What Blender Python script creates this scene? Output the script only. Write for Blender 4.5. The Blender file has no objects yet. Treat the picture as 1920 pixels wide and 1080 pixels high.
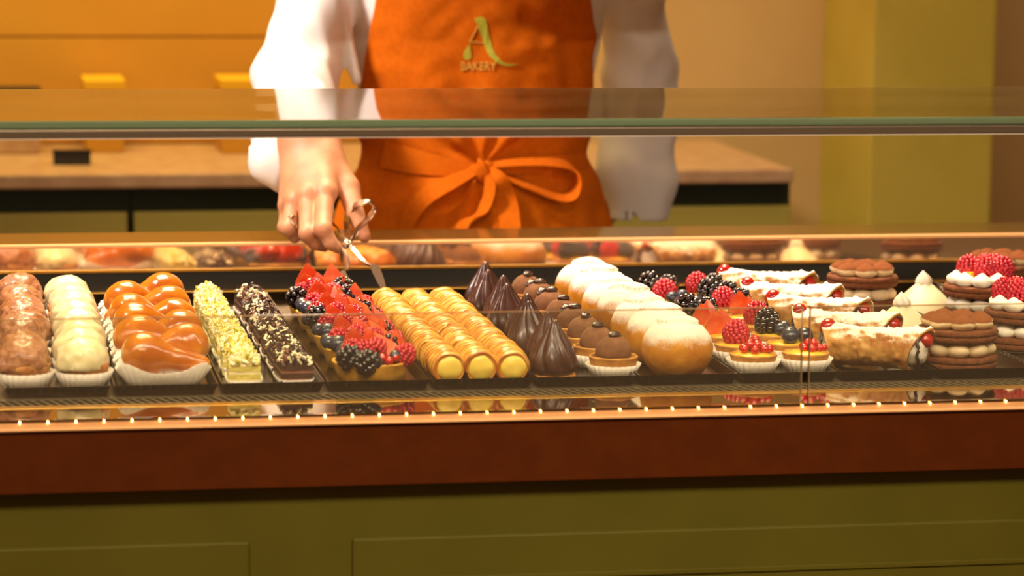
import bpy, bmesh, math, random
import numpy as np
from mathutils import Vector, Matrix, Euler

# ------------------------------------------------------------------ camera, world, lights, exposure
S = bpy.context.scene
COL = S.collection
F_PX = 5600.0
YAW, PITCH, ROLL = math.radians(10.2), math.radians(7.83), math.radians(0.57)
D = 0.82                                   # height of the display deck
CAM = Vector((0, 0, D + 0.586))
FW = Vector((math.sin(YAW)*math.cos(PITCH), math.cos(YAW)*math.cos(PITCH), -math.sin(PITCH)))
_r = FW.cross(Vector((0, 0, 1))).normalized(); _u = _r.cross(FW)
RT = math.cos(ROLL)*_r + math.sin(ROLL)*_u
UP = -math.sin(ROLL)*_r + math.cos(ROLL)*_u
cd = bpy.data.cameras.new('camera'); cam = bpy.data.objects.new('camera', cd); COL.objects.link(cam)
cam.matrix_world = Matrix.Translation(CAM) @ Matrix((RT, UP, -FW)).transposed().to_4x4()
cd.sensor_width = 36; cd.lens = F_PX/1920*36; cd.clip_start = 0.05; cd.clip_end = 60
cd.dof.use_dof = True; cd.dof.focus_distance = 3.72; cd.dof.aperture_fstop = (cd.lens/1000)/0.024
S.camera = cam
S.view_settings.view_transform = 'Standard'; S.view_settings.look = 'None'
S.view_settings.gamma = 1; S.view_settings.use_curve_mapping = False
S.view_settings.exposure = 0.0
W = bpy.data.worlds.new('world'); S.world = W; W.use_nodes = True
W.node_tree.nodes['Background'].inputs[0].default_value = (1.0, 0.50, 0.22, 1)
W.node_tree.nodes['Background'].inputs[1].default_value = 0.20

def area(name, loc, target, size, size_y, power, color, spread=180):
    l = bpy.data.lights.new(name, 'AREA'); l.shape = 'RECTANGLE'; l.size = size; l.size_y = size_y
    l.energy = power; l.color = color; l.spread = math.radians(spread)
    o = bpy.data.objects.new(name, l); COL.objects.link(o); o.location = loc
    o.rotation_euler = (Vector(target)-Vector(loc)).to_track_quat('-Z', 'Y').to_euler()
    return o
area('key_light', (-1.05, 3.70, 2.85), (0.62, 4.45, 1.12), 0.40, 0.40, 8.5, (1.0, 0.86, 0.76), 50)
area('ceiling_light', (0.75, 4.22, 2.9), (0.74, 3.74, 0.8), 2.2, 0.3, 9.5, (1.0, 0.77, 0.50), 46)
area('added_rear_fill', (0.75, 5.0, 2.95), (0.74, 3.82, 0.85), 2.2, 0.3, 9, (1.0, 0.77, 0.50), 38)  # added overhead fill, brightens the pastry backs seen in the mirror strip
area('front_light', (0.4, 0.9, 2.9), (0.72, 3.24, 0.45), 2.2, 0.5, 9, (1.0, 0.78, 0.50), 44)
area('wall_light', (0.0, 5.2, 2.85), (0.0, 5.95, 1.15), 1.6, 0.2, 25, (1.0, 0.86, 0.36), 110)
area('wall_light_right', (1.75, 4.9, 2.85), (1.75, 5.9, 1.0), 1.0, 0.2, 7.5, (1.0, 0.80, 0.50), 110)

# ------------------------------------------------------------------ helpers
def pt(px, py, Y):
    """point on the photograph's sight line at the true depth Y in the room"""
    d = FW + RT*((px-960)/F_PX) - UP*((py-540)/F_PX)
    return CAM + d*((Y-CAM.y)/d.y)

def lin(h):
    if isinstance(h, str):
        h = h.lstrip('#'); c = [int(h[i:i+2], 16)/255 for i in (0, 2, 4)]
    else: c = h
    return tuple((x/12.92 if x <= .04045 else ((x+.055)/1.055)**2.4) for x in c) + (1,)

def mat(name, color, rough=.5, metal=0, spec=.5, color2=None, nscale=40, bump=0, bscale=200, coat=0, sss=0, sheen=0, emit=None):
    m = bpy.data.materials.new(name); m.use_nodes = True
    nt = m.node_tree; b = nt.nodes['Principled BSDF']
    b.inputs['Base Color'].default_value = lin(color); b.inputs['Roughness'].default_value = rough
    b.inputs['Metallic'].default_value = metal; b.inputs['Specular IOR Level'].default_value = spec
    b.inputs['Coat Weight'].default_value = coat; b.inputs['Coat Roughness'].default_value = .08
    if sss: b.inputs['Subsurface Weight'].default_value = sss; b.inputs['Subsurface Radius'].default_value = (.006, .003, .0015); b.inputs['Subsurface Scale'].default_value = 1
    if sheen: b.inputs['Sheen Weight'].default_value = sheen
    tc = nt.nodes.new('ShaderNodeTexCoord')
    if color2 is not None:
        n = nt.nodes.new('ShaderNodeTexNoise'); n.inputs['Scale'].default_value = nscale; n.inputs['Detail'].default_value = 4
        nt.links.new(tc.outputs['Object'], n.inputs['Vector'])
        r = nt.nodes.new('ShaderNodeValToRGB'); r.color_ramp.elements[0].position = .38; r.color_ramp.elements[1].position = .62
        r.color_ramp.elements[0].color = lin(color); r.color_ramp.elements[1].color = lin(color2)
        nt.links.new(n.outputs[0], r.inputs[0]); nt.links.new(r.outputs[0], b.inputs['Base Color'])
    if bump:
        n2 = nt.nodes.new('ShaderNodeTexNoise'); n2.inputs['Scale'].default_value = bscale; n2.inputs['Detail'].default_value = 3
        nt.links.new(tc.outputs['Object'], n2.inputs['Vector'])
        bp = nt.nodes.new('ShaderNodeBump'); bp.inputs['Strength'].default_value = bump; bp.inputs['Distance'].default_value = .002
        nt.links.new(n2.outputs[0], bp.inputs['Height']); nt.links.new(bp.outputs[0], b.inputs['Normal'])
    if emit:
        b.inputs['Emission Color'].default_value = lin(emit[0]); b.inputs['Emission Strength'].default_value = emit[1]
    return m

def dusted(name, base, base2, dust, lo, hi, rough=.5, nscale=60, fine=500, amp=.5, spec=.4):
    """baked base with a sifted layer (sugar, cocoa) lying on what faces up"""
    m = mat(name, base, rough, color2=base2, nscale=nscale, spec=spec, bump=.25, bscale=260)
    nt = m.node_tree; b = nt.nodes['Principled BSDF']
    src = b.inputs['Base Color'].links[0].from_socket
    tc = nt.nodes.new('ShaderNodeTexCoord'); sp = nt.nodes.new('ShaderNodeSeparateXYZ')
    nt.links.new(tc.outputs['Normal'], sp.inputs[0])
    n = nt.nodes.new('ShaderNodeTexNoise'); n.inputs['Scale'].default_value = fine; n.inputs['Detail'].default_value = 6; n.inputs['Roughness'].default_value = .7
    nt.links.new(tc.outputs['Object'], n.inputs['Vector'])
    n3 = nt.nodes.new('ShaderNodeTexNoise'); n3.inputs['Scale'].default_value = fine/9; n3.inputs['Detail'].default_value = 2
    nt.links.new(tc.outputs['Object'], n3.inputs['Vector'])
    a0 = nt.nodes.new('ShaderNodeMath'); a0.operation = 'ADD'; nt.links.new(n.outputs[0], a0.inputs[0]); nt.links.new(n3.outputs[0], a0.inputs[1])
    ma = nt.nodes.new('ShaderNodeMath'); ma.operation = 'MULTIPLY_ADD'; ma.inputs[1].default_value = amp; ma.inputs[2].default_value = -amp
    nt.links.new(a0.outputs[0], ma.inputs[0])
    ad = nt.nodes.new('ShaderNodeMath'); ad.operation = 'ADD'
    nt.links.new(sp.outputs['Z'], ad.inputs[0]); nt.links.new(ma.outputs[0], ad.inputs[1])
    mr = nt.nodes.new('ShaderNodeMapRange'); mr.inputs['From Min'].default_value = lo; mr.inputs['From Max'].default_value = hi
    nt.links.new(ad.outputs[0], mr.inputs['Value'])
    mx = nt.nodes.new('ShaderNodeMix'); mx.data_type = 'RGBA'; mx.inputs['B'].default_value = lin(dust)
    nt.links.new(mr.outputs[0], mx.inputs['Factor']); nt.links.new(src, mx.inputs['A'])
    nt.links.new(mx.outputs['Result'], b.inputs['Base Color'])
    rr = nt.nodes.new('ShaderNodeMapRange'); rr.inputs['To Min'].default_value = rough; rr.inputs['To Max'].default_value = .95
    nt.links.new(mr.outputs[0], rr.inputs['Value']); nt.links.new(rr.outputs[0], b.inputs['Roughness'])
    return m

def glass(name, tint, ior=1.48, haze=0.0, hazecol='#ffffff'):
    m = bpy.data.materials.new(name); m.use_nodes = True; nt = m.node_tree; nt.nodes.clear()
    o = nt.nodes.new('ShaderNodeOutputMaterial'); t = nt.nodes.new('ShaderNodeBsdfTransparent'); g = nt.nodes.new('ShaderNodeBsdfGlossy')
    t.inputs[0].default_value = lin(tint); g.inputs['Roughness'].default_value = .01; g.inputs[0].default_value = (1, 1, 1, 1)
    f = nt.nodes.new('ShaderNodeFresnel'); f.inputs[0].default_value = ior
    mx = nt.nodes.new('ShaderNodeMixShader'); nt.links.new(f.outputs[0], mx.inputs[0])
    src = t.outputs[0]
    if haze:
        df = nt.nodes.new('ShaderNodeBsdfDiffuse'); df.inputs[0].default_value = lin(hazecol)
        m2 = nt.nodes.new('ShaderNodeMixShader'); m2.inputs[0].default_value = haze
        nt.links.new(t.outputs[0], m2.inputs[1]); nt.links.new(df.outputs[0], m2.inputs[2]); src = m2.outputs[0]
    nt.links.new(src, mx.inputs[1]); nt.links.new(g.outputs[0], mx.inputs[2]); nt.links.new(mx.outputs[0], o.inputs[0])
    return m

def mesh(name, v, f, mats, smooth=True, mi=None):
    me = bpy.data.meshes.new(name)
    me.from_pydata([tuple(map(float, p)) for p in v], [], [tuple(int(i) for i in q) for q in f])
    for m in (mats if isinstance(mats, (list, tuple)) else [mats]): me.materials.append(m)
    if smooth: me.polygons.foreach_set('use_smooth', [True]*len(me.polygons))
    if mi is not None: me.polygons.foreach_set('material_index', [int(i) for i in mi])
    me.validate(); me.update()
    return me

def put(name, me, parent=None, loc=(0, 0, 0), rot=(0, 0, 0), scale=(1, 1, 1), label=None):
    o = bpy.data.objects.new(name, me); COL.objects.link(o)
    o.location = loc; o.rotation_euler = rot
    o.scale = (scale,)*3 if isinstance(scale, (int, float)) else scale
    if parent is not None: o.parent = parent
    if label: o['label'] = label
    return o

def tag(o, label, cat, group=None):
    o['label'] = label; o['category'] = cat
    if group: o['group'] = group
    return o

def thing(name, label, cat, loc=(0, 0, 0), rz=0, group=None):
    o = bpy.data.objects.new(name, None); COL.objects.link(o); o.empty_display_size = .02
    o.location = loc; o.rotation_euler = (0, 0, rz)
    return tag(o, label, cat, group)

def structure(o): o['kind'] = 'structure'; return o

def boxv(x0, x1, y0, y1, z0, z1):
    v = [(x, y, z) for z in (z0, z1) for y in (y0, y1) for x in (x0, x1)]
    f = [(0, 2, 3, 1), (4, 5, 7, 6), (0, 1, 5, 4), (2, 6, 7, 3), (0, 4, 6, 2), (1, 3, 7, 5)]
    return v, f

def box(name, x0, x1, y0, y1, z0, z1, m, bevel=0.0, segs=2):
    bm = bmesh.new(); v, f = boxv(x0, x1, y0, y1, z0, z1)
    vs = [bm.verts.new(p) for p in v]
    for q in f: bm.faces.new([vs[i] for i in q])
    if bevel: bmesh.ops.bevel(bm, geom=bm.edges[:], offset=bevel, segments=segs, affect='EDGES', profile=.6)
    me = bpy.data.meshes.new(name); bm.to_mesh(me); bm.free(); me.materials.append(m)
    if bevel: me.polygons.foreach_set('use_smooth', [False]*len(me.polygons))
    return me

class Acc:
    def __init__(s): s.v = []; s.f = []; s.mi = []; s.n = 0
    def add(s, v, f, mi=0):
        v = np.asarray(v, float); s.v.append(v); s.f += [tuple(int(i)+s.n for i in q) for q in f]; s.mi += [mi]*len(f); s.n += len(v)
    def mesh(s, name, mats, smooth=True): return mesh(name, np.concatenate(s.v), s.f, mats, smooth, s.mi)

_ico = {}
def ico(n):
    if n not in _ico:
        bm = bmesh.new(); bmesh.ops.create_icosphere(bm, subdivisions=n, radius=1)
        bm.verts.ensure_lookup_table()
        _ico[n] = (np.array([v.co[:] for v in bm.verts]), [tuple(v.index for v in q.verts) for q in bm.faces]); bm.free()
    v, f = _ico[n]; return v.copy(), f

def vnoise(P, scale, seed=0):
    P = np.asarray(P, float)*scale + 17.3*seed; i = np.floor(P).astype(np.int64); w = P-i; w = w*w*(3-2*w)
    def h(dx, dy, dz):
        n = (i[:, 0]+dx)*73856093 ^ (i[:, 1]+dy)*19349663 ^ (i[:, 2]+dz)*83492791
        n = (n*1103515245 + 12345) & 0x7fffffff; n = (n ^ (n >> 13))*1274126177 & 0x7fffffff
        return (n % 65536)/32768.0 - 1
    r = 0
    for dx in (0, 1):
        for dy in (0, 1):
            for dz in (0, 1):
                r = r + h(dx, dy, dz)*(w[:, 0] if dx else 1-w[:, 0])*(w[:, 1] if dy else 1-w[:, 1])*(w[:, 2] if dz else 1-w[:, 2])
    return r

def lathe(prof, seg=32, fn=None, caps=True):
    """prof: (r, z) from bottom to top; fn(theta, k, r, z) -> (r, z)"""
    th = np.linspace(0, 2*np.pi, seg, endpoint=False); v = []; f = []
    for k, (r, z) in enumerate(prof):
        rr = np.full(seg, r); zz = np.full(seg, z)
        if fn: rr, zz = fn(th, k, rr, zz)
        v.append(np.stack([rr*np.cos(th), rr*np.sin(th), zz], 1))
    n = len(prof)
    for k in range(n-1):
        for j in range(seg):
            a = k*seg+j; b = k*seg+(j+1) % seg; f.append((a, b, b+seg, a+seg))
    if caps:
        f.append(tuple(range(seg-1, -1, -1))); f.append(tuple((n-1)*seg+j for j in range(seg)))
    return np.concatenate(v), f

def tube(path, rad, seg=8):
    P = [Vector(p) for p in path]; n = len(P); v = []; f = []
    rad = rad if isinstance(rad, (list, tuple)) else [rad]*n
    up = Vector((0.13, 0.2, 1)).normalized()
    for i in range(n):
        t = (P[min(i+1, n-1)]-P[max(i-1, 0)]).normalized(); a = t.cross(up)
        if a.length < .05: a = t.cross(Vector((1, 0, 0)))
        a.normalize(); b = t.cross(a)
        for j in range(seg):
            q = 2*math.pi*j/seg; v.append(P[i]+rad[i]*(math.cos(q)*a+math.sin(q)*b))
    for i in range(n-1):
        for j in range(seg):
            f.append((i*seg+j, i*seg+(j+1) % seg, (i+1)*seg+(j+1) % seg, (i+1)*seg+j))
    f.append(tuple(range(seg-1, -1, -1))); f.append(tuple((n-1)*seg+j for j in range(seg)))
    return np.array([p[:] for p in v]), f

def spline(pts, n=8):
    P = [Vector(p) for p in pts]; out = []
    for i in range(len(P)-1):
        a = P[max(i-1, 0)]; b = P[i]; c = P[i+1]; d = P[min(i+2, len(P)-1)]
        for k in range(n):
            t = k/n
            out.append(.5*((2*b)+(c-a)*t+(2*a-5*b+4*c-d)*t*t+(3*b-a-3*c+d)*t**3))
    out.append(P[-1]); return out

def ribbon(path, wvec, thick):
    """flat band: wvec = half-width vector per point"""
    P = [Vector(p) for p in path]; n = len(P); v = []; f = []
    wv = [Vector(w) for w in (wvec if isinstance(wvec, list) else [wvec]*n)]
    for i in range(n):
        t = (P[min(i+1, n-1)]-P[max(i-1, 0)]).normalized(); nn = t.cross(wv[i])
        nn = nn.normalized()*thick/2 if nn.length > 1e-9 else Vector((0, thick/2, 0))
        for s, q in ((1, 1), (-1, 1), (-1, -1), (1, -1)): v.append(P[i]+s*wv[i]+q*nn)
    for i in range(n-1):
        for j in range(4): f.append((i*4+j, i*4+(j+1) % 4, (i+1)*4+(j+1) % 4, (i+1)*4+j))
    f.append((3, 2, 1, 0)); f.append(tuple((n-1)*4+j for j in range(4)))
    return np.array([p[:] for p in v]), f

# signed distance modelling -> surface nets
def cone(P, a, b, ra, rb):
    a = np.array(a[:] if hasattr(a, 'xyz') else a, float); b = np.array(b[:] if hasattr(b, 'xyz') else b, float)
    ab = b-a; t = np.clip(((P-a)@ab)/max(ab@ab, 1e-12), 0, 1)
    return np.linalg.norm(P-(a+t[:, None]*ab), axis=1)-(ra+(rb-ra)*t)
def smin(a, b, k):
    h = np.clip(.5+.5*(b-a)/k, 0, 1); return b+(a-b)*h-k*h*(1-h)
def ell(P, c, r):
    r = np.array(r, float); q = (P-np.array(c, float))/r; k = np.linalg.norm(q, axis=1)
    return (k-1)*r.min()
def nets(fn, lo, hi, h):
    lo = np.array(lo, float); hi = np.array(hi, float)
    n = np.ceil((hi-lo)/h).astype(int)+1
    ax = [lo[i]+h*np.arange(n[i]) for i in range(3)]
    G = np.stack(np.meshgrid(*ax, indexing='ij'), -1).reshape(-1, 3)
    Dv = np.concatenate([fn(G[i:i+400000]) for i in range(0, len(G), 400000)]).reshape(n)
    ins = Dv < 0
    cs = [(a, b, c) for a in (0, 1) for b in (0, 1) for c in (0, 1)]
    def sh(A, o): return A[o[0]:n[0]-1+o[0], o[1]:n[1]-1+o[1], o[2]:n[2]-1+o[2]]
    cnt = sum(sh(ins, o).astype(int) for o in cs); act = (cnt > 0) & (cnt < 8)
    idx = -np.ones(act.shape, int); ci = np.argwhere(act); idx[act] = np.arange(len(ci))
    acc = np.zeros((len(ci), 3)); num = np.zeros(len(ci))
    val = {o: sh(Dv, o)[act] for o in cs}
    for o in cs:
        for d in range(3):
            if o[d] == 0:
                o2 = list(o); o2[d] = 1; o2 = tuple(o2); a = val[o]; b = val[o2]; c = (a < 0) != (b < 0)
                t = np.where(c, a/np.where(c, a-b, 1), 0); p = np.array(o, float)[None, :].repeat(len(a), 0); p[:, d] += t
                acc += p*c[:, None]; num += c
    V = lo+h*(ci+acc/num[:, None]); Fc = []
    for d in range(3):
        s0 = [slice(1, n[i]-1) for i in range(3)]; s1 = list(s0); s0[d] = slice(0, n[d]-1); s1[d] = slice(1, n[d])
        A = ins[tuple(s0)]; B = ins[tuple(s1)]; e = np.argwhere(A != B); sg = A[A != B]
        off = np.ones(3, int); off[d] = 0; e = e+off; u, w = [(1, 2), (2, 0), (0, 1)][d]
        def at(du, dw):
            q = e.copy(); q[:, u] += du; q[:, w] += dw; return idx[q[:, 0], q[:, 1], q[:, 2]]
        q = np.stack([at(-1, -1), at(0, -1), at(0, 0), at(-1, 0)], 1); q[~sg] = q[~sg][:, ::-1]; Fc.append(q)
    Fc = np.concatenate(Fc); Fc = Fc[(Fc >= 0).all(1)]
    return V, Fc.tolist()

ORD = ['', 'second', 'third', 'fourth', 'fifth', 'sixth', 'seventh', 'eighth', 'ninth', 'tenth', 'eleventh', 'twelfth']
def pos(i, n):
    if i == 0: return 'frontmost'
    if i == n-1: return 'rearmost'
    return ORD[i]+' from the front'

# ------------------------------------------------------------------ materials
def banded(name, c1, rough, color2, period=.0075, **k):
    m = mat(name, c1, rough, color2=color2, **k); nt = m.node_tree; b = nt.nodes['Principled BSDF']
    src = b.inputs['Base Color'].links[0].from_socket
    tc = nt.nodes.new('ShaderNodeTexCoord'); w = nt.nodes.new('ShaderNodeTexWave'); w.wave_type = 'BANDS'; w.bands_direction = 'Y'
    w.inputs['Scale'].default_value = math.pi/10/period; w.inputs['Distortion'].default_value = 2.2; w.inputs['Detail'].default_value = 2; w.inputs['Detail Scale'].default_value = .6
    nt.links.new(tc.outputs['Object'], w.inputs['Vector'])
    mx = nt.nodes.new('ShaderNodeMix'); mx.data_type = 'RGBA'; mx.blend_type = 'MULTIPLY'; mx.inputs['B'].default_value = lin('#cd9044')
    mr = nt.nodes.new('ShaderNodeMapRange'); mr.inputs['From Min'].default_value = .35; mr.inputs['From Max'].default_value = 0; mr.inputs['To Max'].default_value = .95
    nt.links.new(w.outputs['Fac'], mr.inputs['Value']); nt.links.new(mr.outputs[0], mx.inputs['Factor'])
    nt.links.new(src, mx.inputs['A']); nt.links.new(mx.outputs['Result'], b.inputs['Base Color'])
    bp = nt.nodes.new('ShaderNodeBump'); bp.inputs['Strength'].default_value = .6; bp.inputs['Distance'].default_value = .0012
    nt.links.new(w.outputs['Fac'], bp.inputs['Height']); nt.links.new(bp.outputs[0], b.inputs['Normal'])
    return m
M = {}
M['wall'] = mat('tan_plaster', '#cfa86f', .8, color2='#c79f66', nscale=2.5, bump=.05, bscale=60)
M['amber'] = mat('amber_panel', '#d3922a', .75, color2='#cb8a24', nscale=2.5)
M['olive'] = mat('olive_paint', '#c0a640', .55, color2='#b89e38', nscale=6)
M['green'] = mat('green_lacquer', '#625c17', .55, color2='#5d5814', nscale=8, bump=.04, bscale=300, spec=.3)
M['cabgreen'] = mat('cabinet_green', '#ab983c', .5)
M['dark'] = mat('black_metal', '#0d0c09', .45)
M['slat'] = mat('slat_metal', '#8a7a62', .35, metal=.7)
M['well'] = mat('dark_well', '#040403', .8)
M['shadow'] = mat('shaded_recess_green', '#1c2408', .7)  # shadow gap under the worktop is put into this dark carcass colour
M['granite'] = mat('pink_granite', '#c0966c', .4, color2='#b0845c', nscale=25)
M['fascia'] = mat('brown_lacquer', '#5e2904', .5, color2='#582504', nscale=30, bump=.04, bscale=500, spec=.2)
M['copper'] = mat('copper_trim', '#f0b47a', .5, metal=.2)
M['gold'] = mat('gold_edge', '#dca64e', .3, metal=1)
M['deck'] = mat('grey_brown_deck', '#6f5e4c', .35, metal=.5, color2='#66563f', nscale=10)
M['glossy'] = mat('polished_ledge', '#4a3018', .06, spec=.9, coat=1.0)
M['sill'] = mat('mirror_sill', '#a58a68', .05, metal=1)
M['ledge'] = mat('brown_polished_ledge', '#604822', .16, spec=.22)
M['mirror'] = mat('smoked_mirror', '#ecd0b2', .06, metal=.93)
M['tray'] = mat('dark_bronze_tray', '#3c301f', .2, metal=.85, color2='#2e2416', nscale=30)
M['traygold'] = mat('gold_tray', '#caa03c', .38, metal=.55)
M['glass'] = glass('clear_glass', '#f6f7f2', 1.45, .035, '#e0cdb6')  # small diffuse share paints the room's hazy reflection into the panes
M['shelfglass'] = glass('shelf_glass', '#eef4ea', 1.5)
M['glassedge'] = mat('green_glass_edge', '#7d9a7c', .08, spec=1.0, coat=1.0)
M['paneedge'] = glass('polished_pane_edge', '#e8d6bd', 1.5, .35, '#d9c2a0')
M['aluminium'] = mat('satin_aluminium', '#8d7f70', .32, metal=.6)
M['led'] = mat('led_bead', '#ffd9a0', .4, emit=('#ffbf74', 24))
M['ledline'] = mat('led_diffuser', '#fff0d8', .4, emit=('#ffdcb0', .8))
M['paper'] = mat('white_paper', '#ece2d6', .8, sss=.0, bump=.05)
M['choux'] = mat('choux_brown', '#c98c48', .6, color2='#a8682c', nscale=80, bump=.3)
M['nutchoc'] = mat('hazelnut_milk_chocolate', '#9a5f3c', .38, color2='#b77e57', nscale=160, bump=.5, bscale=320, coat=.3)
M['whiteglaze'] = mat('pale_pistachio_glaze', '#e8dba6', .3, color2='#efe5bd', nscale=60, bump=.25, bscale=140, coat=.4, sss=.1)
M['baba'] = mat('syrup_soaked_dough', '#cc7a1c', .24, color2='#b05c10', nscale=30, coat=.45, sss=.10, bump=.2, bscale=90)
M['spongeg'] = mat('pistachio_sponge', '#e0cf74', .85, color2='#cfbd58', nscale=200, bump=.5, bscale=500)
M['creamw'] = mat('ivory_cream', '#f3e6bb', .5, sss=.1)
M['flakew'] = mat('white_chocolate_flake', '#f6ecc4', .45)
M['flakeg'] = mat('pistachio_chip', '#b9b02e', .6)
M['flakey'] = mat('pale_yellow_flake', '#ead66a', .55)
M['spongec'] = mat('chocolate_sponge', '#4c2a1b', .8, color2='#3a1e12', nscale=200, bump=.5, bscale=500)
M['creamc'] = mat('milk_chocolate_cream', '#8d5e48', .5)
M['flakec'] = mat('dark_chocolate_curl', '#3c2118', .4)
M['tartgold'] = mat('golden_shortcrust', '#dda53a', .6, color2='#cf922c', nscale=120, bump=.25, bscale=500)
M['tart'] = mat('baked_shortcrust', '#c58a3c', .65, color2='#b3752a', nscale=120, bump=.3, bscale=500)
M['jam'] = mat('red_glaze', '#8c1210', .15, coat=.6)
M['custard'] = mat('yellow_custard', '#efc23c', .3, coat=.3, sss=.1)
M['berry_r'] = mat('raspberry_red', '#b3182a', .3, color2='#c42232', nscale=90, coat=.25, sss=.12)
M['berry_k'] = mat('blackberry_black', '#1c1116', .10, coat=1.0)
M['berry_b'] = mat('blueberry_blue', '#262a38', .35, color2='#353848', nscale=120, coat=.4)
M['currant'] = mat('redcurrant_red', '#c01a12', .08, coat=1, sss=.2)
M['straw'] = mat('strawberry_skin', '#b02010', .25, color2='#c22c14', nscale=120, coat=.4, sss=.05)
M['strawcut'] = mat('strawberry_flesh', '#d84a22', .3, color2='#e8743f', nscale=70, coat=.35, sss=.05)
M['seed'] = mat('strawberry_seed', '#b8822e', .6)
M['pastry'] = banded('glazed_puff_pastry', '#e6b152', .34, color2='#d09034', nscale=45, coat=.35)
M['creamy'] = mat('yellow_pastry_cream', '#f0d25c', .4, sss=.1)
M['choco'] = mat('dark_chocolate_icing', '#4a2a22', .34, color2='#402219', nscale=60, coat=.15, bump=.08, bscale=80)
M['cocoa'] = mat('cocoa_dust', '#7d5232', .95, color2='#6f462a', nscale=150, bump=.2, bscale=700)
M['crumb'] = mat('biscuit_crumb', '#c98a3e', .8, color2='#a96b26', nscale=200, bump=.5, bscale=400)
M['bean'] = mat('roast_coffee_bean', '#3a2119', .3, coat=.3)
M['bun'] = dusted('sugared_bun', '#d0902f', '#b9721c', '#e8ddd0', .20, .52, .38, 25, 420, .45)
M['cannolo'] = dusted('sugared_cannolo_crust', '#cf9c54', '#a86a28', '#f8efe2', .42, .8, .5, 60, 420, .75)
M['ricotta'] = mat('ricotta_cream', '#efe5d8', .55, sss=.1)
M['tancream'] = mat('coffee_cream', '#d9bf98', .6, sss=.08)
M['choclip'] = mat('chocolate_lining', '#3b2a2c', .35)
M['cherry'] = mat('candied_cherry', '#b92a1e', .18, color2='#a01b14', nscale=60, coat=.5, sss=.15)
M['cocoabisc'] = mat('cocoa_biscuit', '#7a431d', .9, color2='#683615', nscale=180, bump=.7, bscale=500)
M['tiradollop'] = dusted('cocoa_dusted_cream', '#e9cfa2', '#e2c594', '#7e4319', .15, .5, .6, 60, 500, .4)
M['meringue'] = mat('white_cream', '#f4ead6', .5, sss=.1)
M['ivory'] = mat('ivory_coating', '#efe0b8', .42, sss=.1, bump=.06, bscale=60)
M['mango'] = mat('mango_dice', '#f0b62a', .25, coat=.4)
M['card'] = mat('dark_cake_card', '#4a3826', .3, metal=.6)
M['skin'] = mat('skin', '#cd916c', .5, color2='#c27f5c', nscale=30, sss=.18, bump=.06, bscale=350)
M['nail'] = mat('fingernail', '#e5b39c', .3, coat=.3)
M['shirt'] = mat('white_cotton', '#efe6e2', .85, sheen=.2, bump=.08, bscale=600)
M['apron'] = mat('orange_cotton', '#cf650a', .9, spec=.1, color2='#c65e08', nscale=120, bump=.12, bscale=900)
M['thread'] = mat('lime_thread', '#a9a521', .5, color2='#bdb53a', nscale=300, bump=.4, bscale=900)
M['thread2'] = mat('gold_thread', '#f2c452', .5, color2='#d9a43a', nscale=300, bump=.4, bscale=900)
M['hair'] = mat('dark_hair', '#2b1a12', .5)
M['trouser'] = mat('black_cotton', '#16140f', .85)
M['steel'] = mat('tongs_steel', '#e6dccb', .18, metal=1)
M['yellow'] = mat('yellow_card', '#e2a708', .6)
M['ochre'] = mat('ochre_card', '#c08418', .7)
M['boxblack'] = mat('black_plastic', '#1d150e', .5)
M['floor'] = mat('terracotta_floor', '#8a6546', .6, color2='#7d5a3e', nscale=4)
M['ceil'] = mat('cream_ceiling', '#d9bf95', .9)

# ------------------------------------------------------------------ room
structure(put('floor', box('floor', -3.5, 4.5, -1.0, 6.1, -.08, 0, M['floor'])))
structure(put('wall_back', box('wall_back', -3.5, 4.5, 5.95, 6.1, 0, 3.1, M['wall'])))
structure(put('wall_right', box('wall_right', 4.35, 4.5, -1.0, 5.95, 0, 3.1, M['wall'])))
structure(put('ceiling', box('ceiling', -3.5, 4.5, 2.2, 6.1, 3.1, 3.2, M['ceil'])))
colm = structure(put('column', box('column', 1.716, 1.965, 5.60, 5.95, 0, 3.1, M['olive'], .004)))
wp = structure(put('trim_1', box('trim_1', -3.5, .985, 5.940, 5.95, 0, 3.1, M['amber'])))
for (a0, a1) in ((-3.5, -1.20), (-1.196, -.09), (-.086, .985)):
    for (z0, z1) in ((.88, 1.085), (1.089, 1.70), (1.704, 3.1)):
        put('wall_panel', box('wall_panel', a0, a1, 5.930, 5.940, z0, z1, M['amber'], .0015), wp)

# ------------------------------------------------------------------ back counter
wt = put('worktop', box('worktop', -1.6, 1.487, 5.33, 5.929, .850, .876, M['granite'], .004))
tag(wt, 'pinkish granite worktop running along the amber back wall', 'worktop')
edges = [-1.42, -.56, .268, .66, 1.492]
names = ['far left', 'left', 'middle', 'right']
for i in range(4):
    x0, x1 = edges[i], edges[i+1]
    lab = ['olive green base cabinet at far left under granite worktop', 'olive green base cabinet left of the dark door gap',
           'olive green base cabinet behind the hand with tongs', 'olive green base cabinet ending beside the olive column'][i]
    c = thing('base_cabinet', lab, 'cabinet', (0, 0, 0), 0, 'base cabinets under the worktop')
    put('carcass', box('carcass', x0+.001, x1-.001, 5.37, 5.925, .02, .848, M['shadow']), c)
    put('drawer_front', box('drawer_front', x0+.006, x1-.006, 5.345, 5.368, .52, .805, M['cabgreen'], .003), c)
    put('door', box('door', x0+.006, x1-.006, 5.345, 5.368, .10, .51, M['cabgreen'], .003), c)
    put('plinth', box('plinth', x0+.001, x1-.001, 5.40, 5.43, 0, .02, M['dark']), c)
b = thing('small_box', 'small black box standing on the worktop at left', 'box', (.1685, 5.93, .862), 0)
p0 = pt(135, 289, 5.50); b.location = (p0.x, 5.53, .8765)
put('box_body', box('box_body', -.034, .034, -.03, .0, 0, .022, M['boxblack'], .003), b)
put('box_lid', box('box_lid', -.036, .036, -.032, .002, .0225, .027, M['dark'], .002), b)
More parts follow.
